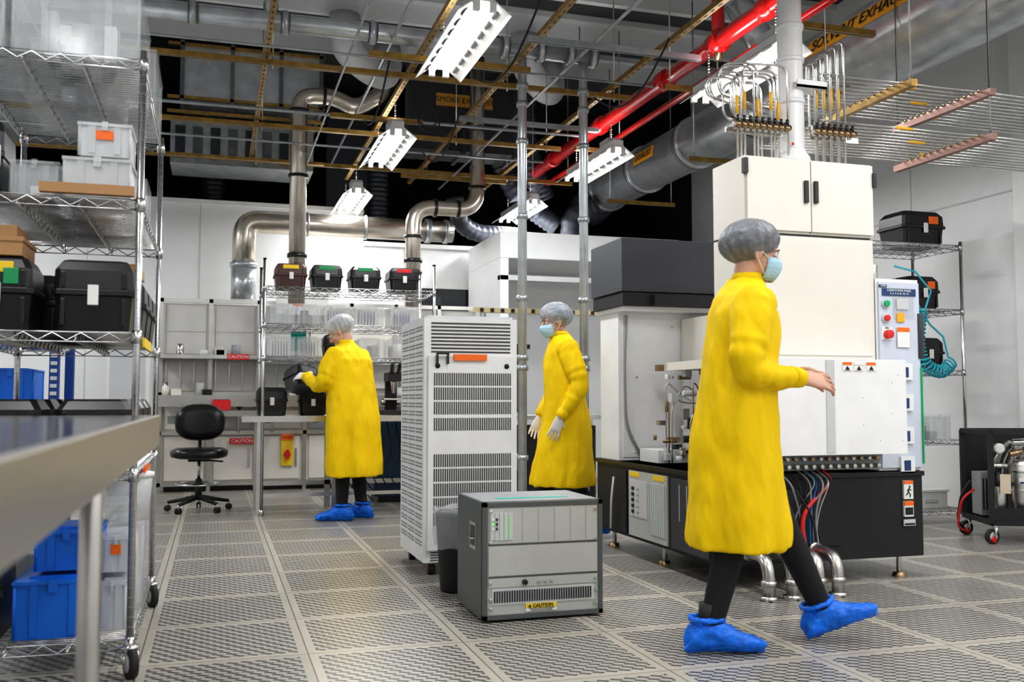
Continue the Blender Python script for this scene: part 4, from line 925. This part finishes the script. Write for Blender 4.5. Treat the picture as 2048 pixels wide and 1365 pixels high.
    T=Matrix.Translation(hc)@Matrix.Rotation(R(hyaw),4,'Z')@Matrix.Rotation(R(hp),4,'X')
    m=M(); m.T=T
    m.ell((0,-.008,.032),.074,.092,.083,SKIN,24,16); m.ell((0,.018,-.035),.060,.066,.072,SKIN,20,12); m.ell((0,.052,-.088),.028,.026,.022,SKIN); 
    m.tube([(0,.080,.008),(0,.094,-.012),(0,.104,-.032),(0,.090,-.042)],[.009,.011,.013,.009],SKIN,10); m.ell((.010,.088,-.036),.009,.010,.008,SKIN);m.ell((-.010,.088,-.036),.009,.010,.008,SKIN)
    for s in (-1,1):
        m.ell((s*.074,-.010,-.008),.010,.019,.032,SKIN); m.ell((s*.030,.066,.018),.026,.014,.009,SKIN); m.ell((s*.034,.055,-.030),.022,.022,.020,SKIN)
    m.ell((0,.079,-.062),.022,.010,.007,SKIN)
    m.T=Matrix.Identity(4)
    nb=Vector((0,lean*.95,1.38)); nt=T@Vector((0,-.022,-.06))
    limb(m,[nb,nb.lerp(nt,.5),nt],[.060,.053,.052],SKIN,18)
    ob=m.build('head',parent=root); remesh(ob,.0045,4,.5)
    m=M(); m.T=T
    for s in (-1,1):
        m.ell((s*.031,.073,.002),.0125,.0115,.0105,EYEW,14,10); m.ell((s*.031,.0825,.002),.0055,.003,.0055,IRIS,12,8)
        m.tube([(s*.014,.086,.018),(s*.03,.088,.023),(s*.047,.077,.018)],[.002,.003,.0015],HAIR,6)
        m.tube([(s*.018,.0845,.008),(s*.031,.0865,.013),(s*.044,.079,.007)],.0018,HAIR,6)
    m.tube([(-.022,.083,-.064),(0,.090,-.062),(.022,.083,-.064)],[.003,.006,.003],LIP,8)
    m.ell((0,-.022,.036),.079,.094,.082,HAIR,20,14); m.ell((0,-.09,.03),.045,.03,.04,HAIR,16,12)
    m.build('eyes_and_hair',parent=root)
    m=M(); m.T=T@Matrix.Translation((0,-.030,.044))@Matrix.Rotation(R(P.get('captilt',16)),4,'X')
    def f(d):
        a=math.atan2(d.y,d.x); rim=(1-abs(d.z))
        return 1+(.022*math.sin(19*a)+.014*math.sin(31*a+2*d.z))*rim*(1.4 if d.z<0 else .6)+.05*noise.noise(Vector(d)*2.6)+.018*noise.noise(Vector(d)*8)
    m.ell((0,0,0),.099,.122,.092,P.get('cap',CAPM),96,34,f)
    m.build('hair_net',parent=root)
    if P.get('mask',True):
        m=M(); m.T=T; rg=[]
        for (z_,w,dp) in ((-.012,.052,.106),(-.025,.062,.116),(-.045,.064,.118),(-.070,.060,.110),(-.090,.050,.098),(-.105,.036,.086)):
            rg.append([Vector((w*math.sin(a),dp*(math.cos(a)**.8)*.96+.004 if math.cos(a)>0 else 0,z_)) for a in [R(-78+156*i/16) for i in range(17)]])
        vs=[p for r_ in rg for p in r_]; fs=[]
        for i in range(len(rg)-1):
            for j in range(16): fs.append((i*17+j,i*17+j+1,(i+1)*17+j+1,(i+1)*17+j))
        m.add(vs,fs,MASKM,True)
        for s in (-1,1):
            m.tube([(s*.06,.035,-.020),(s*.078,0,.0),(s*.083,-.025,-.005),(s*.078,-.01,-.035),(s*.056,.03,-.085)],.002,PAPER,6)
        ob=m.build('face_mask',parent=root); so=ob.modifiers.new('solid','SOLIDIFY'); so.thickness=.002
    for sd in ('L','R'):
        A=P['arm'+sd]; el=Vector(A[0]); wr=Vector(A[1]); hd=Vector(A[2]) if len(A)>2 and A[2] else (wr-el)
        hand(root,'hand_'+sd,wr+(wr-el).normalized()*.02,hd,A[3],A[4],P.get('glove',GLOVE),thumbside=A[5])
    return root
person('walking_technician',(1.985,3.43,0),R(-105),dict(scale=1.01,lean=.05,hemy=.0,stride=.16,girth=1.02,ph=1,hem=.39,
  armR=((.245,-.03,1.07),(.12,.22,1.045),(-.2,1,-.12),(.75,.1,.6),40,1),
  armL=((-.235,.02,1.07),(-.09,.23,1.06),(.2,1,-.12),(-.75,.1,.6),40,-1),
  legR=((.09,-.03,.47),(.09,-.13,.088)),footR=(0,0),legL=((-.09,.20,.48),(-.09,.37,.112)),footL=(0,20),
  head=(0,.09,1.545),headrot=(-8,4),cap=CAPD,mask=True,glove=SKIN))
person('masked_technician',(2.41,6.53,0),R(82),dict(lean=.03,hemy=.03,stride=.34,girth=1.0,ph=3,
  armL=((-.255,-.06,1.08),(-.225,.08,.86),(.05,.35,-1),(-1,0,0),28,1),
  armR=((.255,.02,1.07),(.20,.14,.86),(0,.4,-1),(1,0,0),30,-1),
  legR=((.09,.10,.47),(.09,.16,.088)),footR=(0,0),legL=((-.09,-.02,.46),(-.09,-.20,.10)),footL=(0,-6),
  head=(0,.08,1.535),headrot=(-12,6),cap=CAPG,mask=True,glove=GLOVE))
person('bench_technician',(1.08,7.93,0),R(47),dict(lean=.06,hemy=-.02,stride=.04,girth=1.18,ph=5,
  armL=((-.27,.11,1.08),(-.14,.37,1.16),(.25,1,.05),(-.7,0,.7),45,-1),
  armR=((.27,.15,1.08),(.10,.38,1.12),(-.2,1,.05),(.7,0,.7),45,1),
  legR=((.10,.02,.46),(.11,-.02,.088)),footR=(25,0),legL=((-.10,.02,.46),(-.11,.02,.088)),footL=(28,0),
  head=(-.01,.13,1.53),headrot=(-30,20),cap=CAPM,mask=False,glove=GLOVE,captilt=8))
o=case(0,0,0,.24,.24,.20,latch=True); o.location=(.70,8.31,1.05); o.rotation_euler=(R(-18),R(12),R(30))

# ---------------------------------------------------------------- world / view
w=bpy.data.worlds.new('world'); S.world=w; w.use_nodes=True; w.node_tree.nodes['Background'].inputs[0].default_value=(.8,.85,.9,1); w.node_tree.nodes['Background'].inputs[1].default_value=.3
S.view_settings.view_transform='Standard'; S.view_settings.exposure=0
try: S.view_settings.look='Medium High Contrast'
except Exception as e: print(e)
